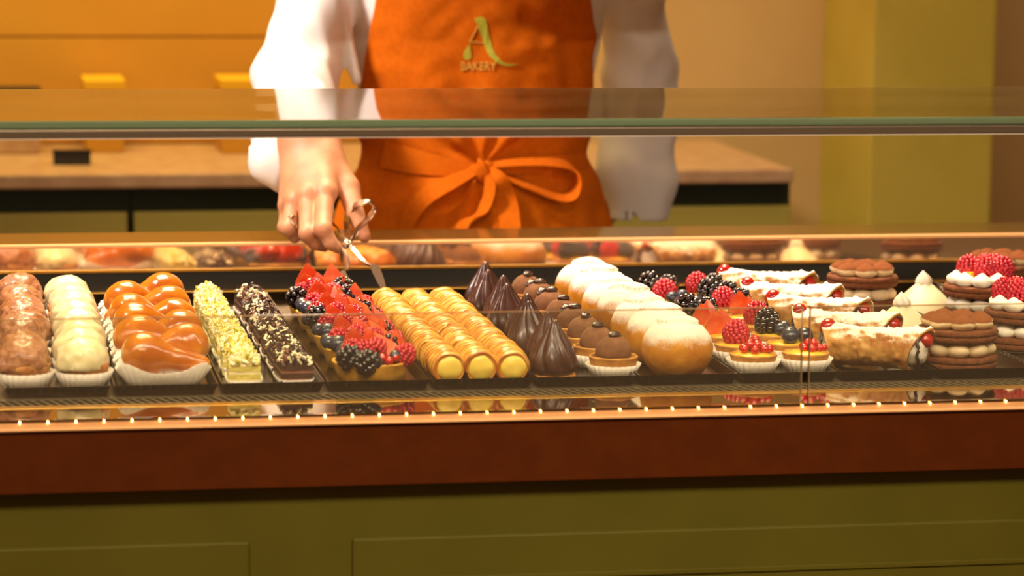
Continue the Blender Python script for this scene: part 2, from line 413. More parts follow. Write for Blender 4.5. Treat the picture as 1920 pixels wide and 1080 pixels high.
def carton(px0, px1, ytop, Y, label):
    a = pt(px0, ytop, Y); c = pt(px1, ytop, Y)
    t = thing('cake_box', label, 'box', ((a.x+c.x)/2, Y+.08, .8762), 0)
    w = (c.x-a.x)/2; h = a.z-.8762
    put('carton', box('carton', -w, w, -.08, .08, 0, h*.86, M['ochre'], .002), t)
    put('lid', box('lid', -w-.003, w+.003, -.083, .083, h*.86, h, M['yellow'], .002), t)
carton(416, 520, 150, 5.70, 'tall yellow cake box standing on the worktop beside the white sleeve')
carton(160, 232, 151, 5.74, 'slim yellow cake box standing on the worktop at left')
t = thing('baking_tin', 'low dark tin on the worktop at far left above the glass shelf edge', 'tin', (0, 0, 0))
a = pt(-60, 213, 5.72); c_ = pt(75, 213, 5.72); t.location = ((a.x+c_.x)/2, 5.78, .8762)
put('tin_body', box('tin_body', -(c_.x-a.x)/2, (c_.x-a.x)/2, -.06, .06, 0, .11, M['granite'], .004), t)
put('tin_rim', box('tin_rim', -(c_.x-a.x)/2-.004, (c_.x-a.x)/2+.004, -.064, .064, .11, .122, M['boxblack'], .003), t)

# ------------------------------------------------------------------ display case
X0, X1 = -.75, 2.25
case = thing('display_counter', 'long green and brown glass fronted pastry display counter', 'display case', (0, 0, 0))
def cpart(name, *a, **k):
    lab = k.pop('label', None)
    return put(name, box(name, *a, **k), case, label=lab)
cpart('base_cabinet_front', X0, X1, 3.244, 3.30, .10, .739, M['green'])
cpart('body', X0, X1, 3.30, 4.40, .10, .79, M['dark'])
cpart('plinth', X0, X1, 3.33, 4.36, 0, .10, M['dark'])
cpart('fascia', X0, X1, 3.222, 3.30, .7372, .8072, M['fascia'], bevel=.0015, label='dark brown fascia band')
v = [(x, y, z) for x in (X0, X1) for y, z in ((3.2275, .8072), (3.2175, .8072), (3.2172, .8084), (3.2250, .8146), (3.2275, .8146))]
f = [(0, 1, 2, 3, 4), (9, 8, 7, 6, 5)]+[(i, 5+i, 5+(i+1) % 5, (i+1) % 5) for i in range(5)]
put('copper_trim', mesh('copper_trim', v, f, M['copper'], False), case, label='warm copper edge trim')
# green door panels with a groove round each
for (a0, a1) in ((-.70, .290), (.405, 1.60), (1.71, 2.24)):
    p = cpart('panel', a0, a1, 3.236, 3.244, .16, .6747, M['green'], bevel=.003)
    zt, zb = .6747-.046, .206
    for (q0, q1, r0, r1) in ((a0+.045, a1-.045, zt-.006, zt), (a0+.045, a1-.045, zb, zb+.006), (a0+.045, a0+.051, zb, zt), (a1-.051, a1-.045, zb, zt)):
        put('bead', box('bead', q0, q1, 3.2335, 3.2362, r0, r1, M['green'], .001), p)
# sloping mirror sill in front of the grille
v, f = boxv(X0, X1, 3.2275, 3.283, .79, .82)
v = [(x, y, (z if z < .8 else (.8176 if y < 3.26 else .8200))) for x, y, z in v]
put('mirror_sill', mesh('mirror_sill', v, f, M['sill'], False), case, label='glossy sloping sill mirroring the pastries')
cpart('gold_edge', X0, X1, 3.283, 3.304, .79, .8205, M['gold'], bevel=.001, label='thin gold edge line')
cpart('grille_well', X0, X1, 3.304, 3.345, .79, .806, M['well'])
sl = box('slat', -.0018, .0018, 3.3055, 3.344, .806, .8195, M['slat'], .0006, 1)
v = np.array([p.co[:] for p in sl.vertices]); v[:, 0] += (v[:, 1]-3.325)*-.35
for i, p in enumerate(sl.vertices): p.co = v[i]
n = 140
for i in range(n): put('slat', sl, case, (-.02+i*.0102, 0, 0))
cpart('deck', X0, X1, 3.345, 4.205, .79, .82, M['deck'], bevel=.001)
cpart('deck_edge', X0, X1, 4.185, 4.2045, .8201, .8232, M['gold'], bevel=.001)
cpart('back_panel', X0, X1, 4.205, 4.215, .79, .849, M['dark'])
cpart('mirror_edge', X0, X1, 4.198, 4.215, .849, .8535, M['gold'], bevel=.001)
v, f = boxv(X0, X1, 4.2030, 4.2149, .8535, .8845)
v = [(x, (y if y > 4.21 else (4.2030 if z < .86 else 4.2044)), z) for x, y, z in v]
put('mirror', mesh('mirror', v, f, M['mirror'], False), case, label='hazy mirror strip at the back of the deck')
cpart('ledge_edge', X0, X1, 4.199, 4.215, .8845, .889, M['copper'], bevel=.001)
cpart('back_ledge', X0, X1, 4.2151, 4.345, .79, .889, M['ledge'], bevel=.001, label='polished brown service ledge')
# front glass, two panes with a gap
pz0, pz1 = .8178, .9286
for (a0, a1) in ((X0, .9158), (.9234, X1)):
    g = cpart('glass_pane', a0, a1, 3.2282, 3.2327, pz0, pz1-.0012, M['glass'])
    put('polished_edge', box('polished_edge', a0, a1, 3.2282, 3.2327, pz1-.0012, pz1, M['paneedge']), g)
    e = a1 if a0 == X0 else a0; s = -1 if a0 == X0 else 1
    put('polished_edge', box('polished_edge', min(e, e+s*.0013), max(e, e+s*.0013), 3.2281, 3.2328, pz0, pz1, M['paneedge']), g)
strip = cpart('light_strip', X0, X1, 3.2276, 3.2281, .8147, .8156, M['aluminium'])
bead = mesh('led_bead', *[ico(1)[0]*np.array([.0007, .0007, .0017]), ico(1)[1]], M['led'])
for i in range(44): put('led_bead', bead, strip, (-.02+i*.0302, 3.2245, .8158))
# upper glass shelf with its light profile
shelf = cpart('glass_shelf', X0, X1, 3.240, 3.71, 1.1330, 1.1424, M['shelfglass'], label='thick horizontal clear glass shelf')
put('front_edge', box('front_edge', X0, X1, 3.230, 3.240, 1.1330, 1.1424, M['glassedge'], .003, 3), shelf, label='green polished front edge')
put('rear_edge', box('rear_edge', X0, X1, 3.7101, 3.7113, 1.1330, 1.1424, M['paneedge']), shelf)
prof = cpart('light_profile', X0, X1, 3.231, 3.257, 1.1230, 1.1329, M['aluminium'], bevel=.0015)
put('diffuser', box('diffuser', X0, X1, 3.237, 3.250, 1.1220, 1.1230, M['ledline']), prof)
for x in (-.70, 2.20):
    for y in (3.29, 3.67):
        put('shelf_post', mesh('shelf_post', *lathe([(.012, .82), (.012, 1.1329)], 16), M['aluminium']), case, (x, y, 0))
l = area('case_light', (.75, 3.2435, 1.1205), (.75, 3.62, .82), 3.0, .012, 9, (1.0, .84, .62), 150)

# ------------------------------------------------------------------ trays
TX = [.024+.1215*i for i in range(13)]
def tray(x0, x1, y0, y1, m):
    h = .0125; a = Acc(); t = .0015
    def ring(x0, x1, y0, y1, z): return [(x0, y0, z), (x1, y0, z), (x1, y1, z), (x0, y1, z)]
    i = .006
    R = [ring(x0+i, x1-i, y0+.003, y1-.003, 0), ring(x0, x1, y0, y1, h), ring(x0+t, x1-t, y0+t, y1-t, h), ring(x0+i+t, x1-i-t, y0+i, y1-i, .0025)]
    v = sum(R, []); f = [(3, 2, 1, 0), (12, 13, 14, 15)]
    for k in range(3):
        for j in range(4): f.append((k*4+j, k*4+(j+1) % 4, k*4+4+(j+1) % 4, k*4+4+j))
    a.add(v, f); return a.mesh('tray', m, False)
what = ['brown and white cream puffs', 'orange rum babas', 'little layer cakes', 'fruit tartlets', 'cream horns', 'chocolate peaks and coffee tarts',
        'sugared buns', 'mini berry tarts', 'cannoli', 'tiramisu cakes', 'raspberry cakes', 'the last cake at the right edge']
for k in range(12):
    tm = M['tray']
    o = put('tray', tray(-.0590, .0590, 0, .75, tm), None, (TX[k]+.06075, 3.352, D+.0003))
    tag(o, 'dark bronze metal tray under the '+what[k], 'tray', 'display trays')
Z0 = D+.0032
TC = [x+.06075 for x in TX]

# ------------------------------------------------------------------ shared shapes
rng = np.random.default_rng(7); random.seed(7)
def cup(rb, rt, h, n=26, amp=.0011, sx=1, sy=1):
    def fn(th, k, r, z): return r+amp*(.4+.6*min(k, 3)/3)*np.cos(n*th), z
    pr = [(rb*.2, .0004), (rb, .0002), ((rb+rt)/2, h*.5), (rt, h), (rt-.0006, h), ((rb+rt)/2-.0006, h*.5), (rb-.0006, .001), (.001, .001)]
    v, f = lathe(pr, n*4, fn); v[:, 0] *= sx; v[:, 1] *= sy
    return mesh('paper_cup', v, f, M['paper'])
def berry(name, r, h, m, taper=.35, bead=.0, rows=6):
    a = Acc(); v, f = ico(2); v = v*[r*.82, r*.82, h/2*.86]; a.add(v+[0, 0, h/2], f)
    bv, bf = ico(1)
    for k in range(rows):
        u = (k+.5)/rows; z = u*h; rr = r*math.sqrt(max(.0, 1-(2*u-1)**2))*(1-taper*max(0, u-.35)) if u > .3 else r*(.72+.9*u)
        cnt = max(1, int(2*math.pi*rr/(bead*1.72)))
        for j in range(cnt):
            q = 2*math.pi*(j+.5*(k % 2))/cnt
            s = bead*(.88+.2*rng.random()); q += .25*rng.random()/max(1, cnt/4); z = u*h+bead*.35*(rng.random()-.5)
            a.add(bv*[s, s, s*1.05]+[rr*.98*math.cos(q), rr*.98*math.sin(q), z], bf)
    a.add(bv*bead+[0, 0, h*.97], bf)
    return a.mesh(name, m)
RASP = berry('raspberry', .0105, .021, M['berry_r'], .45, .0030, 7)
RASPBIG = berry('raspberry', .0135, .0245, M['berry_r'], .35, .0032, 8)
BLACK = berry('blackberry', .0105, .021, M['berry_k'], .2, .0042, 5)
def blueberry():
    v, f = ico(3); r = np.linalg.norm(v[:, :2], axis=1)
    d = np.where((v[:, 2] > 0), .10*np.exp(-((r-.32)/.08)**2)-.12*np.exp(-(r/.2)**2), 0)
    ang = np.arctan2(v[:, 1], v[:, 0]); d *= 1+.4*np.cos(5*ang)
    return mesh('blueberry', v*(1+d)[:, None]*[.0088, .0088, .0078]+[0, 0, .0078], f, M['berry_b'])
BLUE = blueberry()
def currant():
    v, f = ico(2); d = np.where(v[:, 2] > .93, .08, 0)
    return mesh('redcurrant', v*(1+d)[:, None]*.0052+[0, 0, .005], f, M['currant'])
CURR = currant()
def strawberry(wedge=math.pi, r=.0145, h=.03, n=20):
    th = np.linspace(-wedge/2, wedge/2, n); K = 12; a = Acc(); v = []; f = []; mi = []
    for k in range(K):
        u = k/(K-1); z = h*u
        rr = r*min(1, .55+u*2.2)*(1-u**1.7)**.95*1.12
        rr = max(rr, .0006)
        for j, q in enumerate(th):
            s = 1-.035*(math.cos(9*q+3*(k % 2)) > .8)*(k % 2)
            v.append((rr*s*math.cos(q), rr*s*math.sin(q), z))
    for k in range(K-1):
        for j in range(n-1): f.append((k*n+j, k*n+j+1, k*n+n+j+1, k*n+n+j)); mi.append(0)
    b = len(v)
    for k in range(K): v.append((0, 0, h*k/(K-1)))
    for k in range(K-1):
        f.append((b+k, k*n, k*n+n, b+k+1)); mi.append(1)
        f.append((b+k, b+k+1, k*n+n+n-1, k*n+n-1)); mi.append(1)
    for j in range(n-1): f.append((b, j+1, j)); mi.append(1)
    A = Acc(); A.add(v, f); A.mi = mi
    sv, sf = ico(1)
    for k in range(2, K-1):
        for q in np.linspace(-wedge/2+.2, wedge/2-.2, max(2, int(wedge*2.2)))+.12*(k % 2):
            u = k/(K-1); rr = r*min(1, .55+u*2.2)*(1-u**1.7)**.95*1.12
            A.add(sv*[.0005, .0005, .0009]+[rr*math.cos(q), rr*math.sin(q), h*u], sf, 2)
    me = A.mesh('strawberry', [M['straw'], M['strawcut'], M['seed']])
    for p in me.polygons:
        if p.material_index == 1: p.use_smooth = False
    return me
SHALF = strawberry(math.pi); SWEDGE = strawberry(math.pi*.62, .019, .034)

# ------------------------------------------------------------------ tray 1: cream puffs
def puff_glaze(seed, nut):
    v, f = ico(4); w = v*[.0305, .034, .027]
    amp = .0026 if nut else .0020
    d = amp*vnoise(w, 120, seed)+(.0018*vnoise(w, 260, seed+1)+.0009*vnoise(w, 520, seed+2) if nut else .0009*vnoise(w, 230, seed+1))
    w = w+v*d[:, None]
    edge = -.006+.003*vnoise(w*[1, 1, 0], 90, seed+5)
    w[:, 2] = np.maximum(w[:, 2], edge); w[:, 2] += .030
    return mesh('glaze', w, f, M['nutchoc'] if nut else M['whiteglaze'])
def puff_base(seed):
    v, f = ico(3); w = v*[.0295, .033, .026]; w += v*(.001*vnoise(w, 110, seed))[:, None]
    w[:, 2] = np.clip(w[:, 2], -.021, .001); w[:, 2] += .0285
    return mesh('choux_shell', w, f, M['choux'])
CUP_PUFF = cup(.026, .033, .020, 26, .0012, 1, 1.06)
PB = [puff_base(s) for s in (1, 2)]
for nut, xc, nm in ((1, .050, 'brown'), (0, .1155, 'white')):
    G = [puff_glaze(10*nut+s, nut) for s in (1, 2, 3, 4)]
    for i in range(8):
        lab = ('milk chocolate cream puff rough with nut pieces, %s in its row' if nut else 'pale cream-glazed puff in a white paper cup, %s in its row') % pos(i, 8)
        t = thing('cream_puff', lab, 'pastry', (xc+.0015*random.uniform(-1, 1), 3.405+i*.078, Z0), random.uniform(-.4, .4), ('chocolate nut' if nut else 'white glazed')+' cream puffs in a row')
        put('paper_cup', CUP_PUFF, t); put('choux_shell', PB[i % 2], t); put('glaze', G[i % 4], t, rot=(random.uniform(-.08, .08), random.uniform(-.1, .1), math.pi*(i % 2)), scale=(random.uniform(.96, 1.05), .98, random.uniform(.94, 1.08)))

# ------------------------------------------------------------------ tray 2: babas
def baba(seed):
    def fn(P):
        d = ell(P, (0, 0, .0), (.0262, .0258, .0242))
        s = cone(P, (.008, 0, -.002), (.066, 0, -.0095), .0175, .0098)
        d = smin(d, s, .011)
        return d-.0011*vnoise(P, 60, seed)-.0003*vnoise(P, 220, seed)
    v, f = nets(fn, (-.031, -.031, -.03), (.08, .031, .03), .0019)
    return mesh('dough', v, f, M['baba'])
BABA = [baba(1), baba(2), baba(5)]
def babapaper():
    n = 40
    def fn(th, k, r, z):
        c, s = np.cos(th), np.sin(th); e = (np.abs(c)**3.2+np.abs(s)**3.2)**(-1/3.2)
        return r*e*(1+.016*min(k, 3)/3*np.cos(n*th)), z+(.010*(np.abs(np.sin(2*th))**4) if k in (3, 4) else 0)-(.003*np.abs(np.sin(th)) if k in (3, 4) else 0)
    pr = [(.02, .0004), (.80, .0003), (.93, .010), (1.10, .022), (1.095, .0223), (.925, .0105), (.79, .001), (.02, .001)]
    v, f = lathe(pr, n*4, fn); v[:, 0] *= .0495; v[:, 1] *= .0275
    return mesh('paper_cup', v, f, M['paper'])
BP = babapaper()
for i in range(10):
    fl = i % 2
    t = thing('rum_baba', 'shiny orange rum baba, head at %s, %s' % ('right' if fl else 'left', pos(i, 10)), 'pastry',
              (TC[1]+.001*random.uniform(-1, 1), 3.400+i*.0535, Z0), 0, 'rum babas in paper cups')
    put('paper_cup', BP, t, (0, 0, 0), (0, 0, math.pi*fl))
    put('dough', BABA[i % 3], t, ((.031 if fl else -.022), .003, .0345+.004*random.random()+(.004 if i else 0)), (random.uniform(-.2, .2), .04, (math.pi+.12 if fl else -.12)+random.uniform(-.1, .1)), random.uniform(1.0, 1.1))

# ------------------------------------------------------------------ tray 3: layer cakes
def layer(z0, z1, m, inset=0.0, seed=0):
    bm = bmesh.new(); v, f = boxv(-.0182+inset, .0182-inset, -.0345+inset, .0345-inset, z0, z1)
    vs = [bm.verts.new(p) for p in v]
    for q in f: bm.faces.new([vs[i] for i in q])
    bmesh.ops.subdivide_edges(bm, edges=bm.edges[:], cuts=5, use_grid_fill=True)
    P = np.array([x.co[:] for x in bm.verts]); n = vnoise(P, 300, seed)*.0004+vnoise(P, 90, seed+3)*.0005
    for i, x in enumerate(bm.verts): x.co.x += math.copysign(n[i], x.co.x); x.co.y += n[i]
    me = bpy.data.meshes.new('layer'); bm.to_mesh(me); bm.free(); me.materials.append(m)
    return me
def flakes(seed, mats, cnt=230):
    r = np.random.default_rng(seed); a = Acc(); bv, bf = boxv(-1, 1, -1, 1, -1, 1); bv = np.array(bv)
    v, f = ico(2); w = v*[.0172, .034, .011]; w[:, 2] = np.maximum(w[:, 2], -.001); a.add(w+[0, 0, .0005], f, 0)
    for i in range(cnt):
        x, y = r.uniform(-.0172, .0172), r.uniform(-.034, .034)
        h = .0125*max(.12, 1-(abs(x)/.019)**2.4)*max(.25, 1-(abs(y)/.038)**4)
        s = np.array([r.uniform(.0014, .0042), r.uniform(.0010, .0022), r.uniform(.0005, .0013)])
        R = np.array(Euler((r.uniform(-1.1, 1.1), r.uniform(-1.1, 1.1), r.uniform(0, 6.3))).to_matrix())
        a.add((bv*s)@R.T+[x, y, h*r.uniform(.75, 1.15)], bf, int(r.choice(len(mats), p=[.56, .30, .14])))
    return a.mesh('chopped_topping', mats, False)
def tissue():
    n = 30
    def fn(th, k, r, z):
        c, s = np.cos(th), np.sin(th); e = (np.abs(c)**4+np.abs(s)**4)**(-1/4)
        return r*e*(1+.03*min(k, 2)/2*np.cos(n*th)), z
    v, f = lathe([(.02, .0003), (.98, .0002), (1.12, .009), (1.10, .0093), (.97, .0008), (.02, .0008)], n*4, fn)
    v[:, 0] *= .0190; v[:, 1] *= .0355
    return mesh('paper_cup', v, f, M['paper'])
TIS = tissue()
LG = [layer(.001, .0075, M['spongeg'], 0, 1), layer(.0075, .0105, M['creamw'], .0006, 2), layer(.0105, .0165, M['spongeg'], 0, 3), layer(.0165, .0195, M['creamw'], .0006, 4), layer(.0195, .0245, M['spongeg'], 0.0003, 5)]
LC = [layer(.001, .0075, M['spongec'], 0, 1), layer(.0075, .0105, M['creamc'], .0006, 2), layer(.0105, .0165, M['spongec'], 0, 3), layer(.0165, .0195, M['creamc'], .0006, 4), layer(.0195, .0255, M['spongec'], 0.0003, 5)]
TG = [flakes(s, [M['flakew'], M['flakey'], M['flakeg']]) for s in (1, 2, 3)]
TCh = [flakes(s, [M['flakec'], M['flakew'], M['creamc']]) for s in (4, 5, 6)]
for g, xc in ((1, .2985), (0, .3560)):
    for i in range(7):
        lab = ('pale pistachio layer cake bar topped with yellow and white flakes, %s' if g else 'dark chocolate layer cake bar topped with curls and white flakes, %s') % pos(i, 7)
        t = thing('layer_cake_bar', lab, 'cake', (xc, 3.405+i*.0895, Z0), random.uniform(-.05, .05), ('pistachio' if g else 'chocolate')+' layer cake bars in a row')
        put('paper_cup', TIS, t)
        for k, me in enumerate(LG if g else LC): put('cream_layer' if k % 2 else 'sponge_layer', me, t)
        o = put('chopped_topping', (TG if g else TCh)[i % 3], t, (0, 0, .0245 if g else .0255), (0, 0, math.pi*(i % 2)), (1, 1, 1.25 if g else 1.0)); o['kind'] = 'stuff'

# ------------------------------------------------------------------ tray 4: big fruit tartlets
def shell(rb, rt, h, m, wall=.0035, seg=48):
    def fn(th, k, r, z): return r*(1+.008*np.sin(5*th+k)+.004*np.sin(11*th)), z+.0004*np.sin(7*th+k)
    pr = [(.001, 0), (rb-.002, 0), (rb, .0015), (rb+(rt-rb)*.5, h*.5), (rt-.0004, h-.001), (rt, h), (rt-.0008, h+.0012), (rt-wall+.0006, h+.0012), (rt-wall, h), (rb+(rt-rb)*.75-wall, h*.75), (.001, h*.72)]
    v, f = lathe(pr, seg, fn); return mesh('tart_shell', v, f, m)
SH = shell(.0385, .0458, .0235, M['tartgold'])
v, f = lathe([(.001, .016), (.0415, .017), (.040, .0225), (.025, .026), (.001, .0275)], 32); FILL = mesh('red_glaze', v, f, M['jam'])
PARTN = {'r': ('raspberry', RASP), 'k': ('blackberry', BLACK), 'b': ('blueberry', BLUE), 'c': ('redcurrant', CURR), 's': ('strawberry_half', SHALF), 'w': ('strawberry_wedge', SWEDGE), 'R': ('raspberry', RASPBIG)}
def fruit(t, items, z, sc=1.0):
    for (k, x, y, dz, rx, ry, rz, s) in items:
        n, me = PARTN[k]; put(n, me, t, (x, y, z+dz), (rx, ry, rz), s*sc)
base_items = [
 ('k', -.030, -.022, .000, .5, -.3, .3, 1.12), ('k', -.017, -.033, -.002, .9, .1, .9, 1.15), ('b', -.036, -.004, .001, .4, -.5, .2, 1.0),
 ('b', -.004, -.037, -.001, .7, .2, .1, 1.08), ('r', -.012, -.012, .006, .5, .2, .4, 1.1), ('r', .033, -.020, .000, .3, .6, .9, 1.12),
 ('r', .004, -.008, .009, 1.2, .3, 1.9, 1.05), ('c', .014, -.038, .000, 0, 0, 0, 1.0), ('c', .022, -.033, .001, 0, 0, 0, 1.05), ('c', .012, -.028, .003, 0, 0, 0, 1),
 ('b', .021, -.024, .003, .3, .3, .2, .85), ('w', .020, -.004, .004, -.5, .25, 1.4, 1.0), ('w', .036, .010, .002, -.1, .3, 1.7, .95), ('s', .006, .020, .006, -.35, .1, 1.5, 1.0),
 ('s', -.014, .022, .006, -.3, -.3, 1.7, 1.05), ('k', .026, .026, .004, .2, .3, .3, 1.05), ('b', -.032, .014, .001, .1, -.4, .2, 1.0), ('r', -.026, .008, .004, .3, -.4, 1.2, 1.05)]
tart_lab = ['with blackberries at its left rim', 'with blueberries at its left rim', 'with a big dull blueberry at left', 'with strawberry wedges across', 'with blueberries and raspberry at left', 'with upright strawberry halves and blackberry']
for i in range(6):
    r = np.random.default_rng(30+i)
    t = thing('fruit_tartlet', 'large golden fruit tartlet %s, %s' % (tart_lab[i], pos(i, 6)), 'tart', (TC[3]-.0015, 3.410+i*.1005, Z0), 0, 'large mixed fruit tartlets')
    put('tart_shell', SH, t, rot=(0, 0, i*.7)); put('red_glaze', FILL, t)
    it = []
    for (k, x, y, dz, rx, ry, rz, s) in base_items:
        if i in (1, 2, 4) and k == 'k' and x < 0: k = 'b'; s *= 1.1
        if i in (3, 5) and k == 'r' and x < 0 and r.random() < .5: k = 'r'
        it.append((k, x+r.uniform(-.003, .003), y+r.uniform(-.003, .003), dz+r.uniform(-.001, .002), rx+r.uniform(-.25, .25), ry+r.uniform(-.25, .25), rz+r.uniform(-.6, .6), s))
    if i == 5: it += [('s', -.014, .026, .010, -.1, -.1, 1.6, 1.25), ('s', .020, .022, .009, -.1, .35, 1.6, 1.25), ('c', -.018, -.012, .02, 0, 0, 0, 1.2)]
    fruit(t, it, .0235)

# ------------------------------------------------------------------ tray 5: cream horns
def horn(seed):
    L = .105; K = 84; SG = 36; th = np.linspace(0, 2*np.pi, SG, endpoint=False); v = []; f = []
    for k in range(K):
        u = k/(K-1); y = (u-.5)*L
        ph = (u*6.0+th/(2*np.pi)+.04*np.sin(3*th+seed)) % 1
        r = .0190*(1-.06*(2*u-1)**2)*(1+.26*(ph**1.3)-.10)+.0005*np.sin(5*th+seed+9*u)
        v.append(np.stack([r*np.cos(th), np.full(SG, y), r*np.sin(th)], 1))
    for rr, y in ((.0165, -.5*L), (.0150, -.5*L+.004)): v.insert(0, np.stack([rr*np.cos(th), np.full(SG, y), rr*np.sin(th)], 1))
    v = np.concatenate(v); n = K+2
    for k in range(n-1):
        for j in range(SG): f.append((k*SG+j, k*SG+(j+1) % SG, (k+1)*SG+(j+1) % SG, (k+1)*SG+j))
    f.append(tuple(range(SG-1, -1, -1))); f.append(tuple((n-1)*SG+j for j in range(SG)))
    v[:, 2] += .0012*vnoise(v, 60, seed)
    return mesh('pastry_roll', v, f, M['pastry'])
HORN = [horn(1), horn(4), horn(8)]
v, f = ico(3); w = v*[.0152, .006, .0148]; w += v*(.0012*vnoise(w, 160, 3))[:, None]; CRM = mesh('cream_filling', w, f, M['creamy'])
for c in range(3):
    xs = TC[4]+(c-1)*.0392
    for i in range(5):
        lab = 'golden spiral cream horn, %s in the %s row of horns' % (pos(i, 5), ['left', 'middle', 'right'][c])
        t = thing('cream_horn', lab, 'pastry', (xs+random.uniform(-.001, .001), 3.415+i*.1105, Z0+.0195), random.uniform(-.05, .05), 'cream horns in three rows')
        put('pastry_roll', HORN[(i+c) % 3], t, rot=(0, random.uniform(0, 6.28), 0)); put('cream_filling', CRM, t, (0, -.0495, 0), (0, c*1.3+i, 0))

# ------------------------------------------------------------------ tray 6: chocolate peaks, coffee tarts
def peak(seed):
    K = 30; prof = []
    for k in range(K):
        u = k/(K-1); r = .0275*((1-u)**.62)*(1+.30*math.sin(math.pi*min(1, u*1.25))**1.2)*(.93 if u < .04 else 1)
        prof.append((max(r*(.86+.14*min(1, u*8)), .0006), .004+u*.064))
    def fn(th, k, r, z):
        u = k/(K-1); g = np.abs(np.cos(4*th+1.1*u*2.2+seed+.3*np.sin(2*th+seed)))
        return r*(1-.20*(1-g)**1.3*min(1, u*6)*(1-.25*u))*(1+.03*np.sin(3*th+seed)), z
    v, f = lathe(prof, 96, fn); v[:, 0] += .004*(v[:, 2]/.068)**2*math.sin(seed); return mesh('chocolate_peak', v, f, M['choco'])
PK = [peak(.3), peak(1.4), peak(2.2)]
v, f = lathe([(.001, 0), (.026, 0), (.0275, .002), (.0265, .0055), (.001, .006)], 40); PKB = mesh('biscuit_base', v, f, M['crumb'])
CUPS = cup(.0245, .0325, .0165, 26, .0010)
for i in range(8):
    t = thing('chocolate_peak_cake', 'dark chocolate peak with fluted sides, %s of its row' % pos(i, 8), 'cake', (.666+(.006 if i % 2 else -.004), 3.402+i*.077, Z0), i*.9, 'dark chocolate peaks in a row')
    put('biscuit_base', PKB, t); put('chocolate_peak', PK[i % 3], t, rot=(0, 0, i*1.1), scale=(1, 1, .98+.07*random.random()))
SHS = shell(.0235, .0295, .0235, M['tart'], .003, 40)
def dome(seed):
    v, f = ico(4); w = v*[.0215, .0215, .0205]; w += v*(.0009*vnoise(w, 90, seed)+.0003*vnoise(w, 420, seed))[:, None]; w[:, 2] = np.maximum(w[:, 2], -.004)
    return mesh('cocoa_dome', w, f, M['cocoa'])
DM = [dome(1), dome(2)]
def bean():
    v, f = ico(3); w = v*[.0088, .0060, .0042]; g = np.exp(-((v[:, 1]+.12*np.sin(2.5*v[:, 0]))/.13)**2)*(v[:, 2] > 0); w[:, 2] -= .0022*g; return mesh('coffee_bean', w, f, M['bean'])
BN = bean()
for i in range(8):
    two = i in (3, 5, 6)
    t = thing('coffee_tart', 'cocoa domed tart with %s, %s of its row' % ('two coffee beans' if two else 'one coffee bean', pos(i, 8)), 'tart', (.7325+random.uniform(-.002, .002), 3.402+i*.078, Z0), random.uniform(-.3, .3), 'cocoa domed coffee tarts')
    put('paper_cup', CUPS, t); put('tart_shell', SHS, t, (0, 0, .001), (0, 0, i)); put('cocoa_dome', DM[i % 2], t, (0, 0, .029), (0, 0, i))
    put('coffee_bean', BN, t, (.001, -.002, .0505), (.12, 0, .3+.4*math.sin(i)))
    if two: put('coffee_bean', BN, t, (-.011, .004, .0475), (0, -.5, .9))

# ------------------------------------------------------------------ tray 7: sugared buns
def bun(seed):
    v, f = ico(5); w = v*[.0432, .0425, .0375]
    m = np.array([.06, .16, .98]); m /= np.linalg.norm(m); c = v@m
    ang = (.03*np.sin(3*np.arctan2(v[:, 1], v[:, 0])+seed))
    d = .0022*np.where(c > .80+ang, 1.0, .0)-.0050*np.exp(-((c-.785-ang)/.022)**2)
    d += .0016*vnoise(w, 32, seed)+.0005*vnoise(w, 110, seed)
    w = w+v*d[:, None]; w[:, 2] = np.maximum(w[:, 2], -.0315); w[:, 2] += .0315
    return mesh('bun', w, f, M['bun'])
BUN = [bun(1), bun(3), bun(6), bun(9)]
for i in range(7):
    t = put('sugared_bun', BUN[i % 4], None, (TC[6]-.001, 3.405+i*.0895, Z0), (0, 0, random.uniform(-.4, .4)), (1, 1, 1.01+.05*(i % 2)))
    tag(t, 'golden bun dusted white with powdered sugar, %s of the buns' % pos(i, 7), 'bun', 'powdered sugar buns in a row')

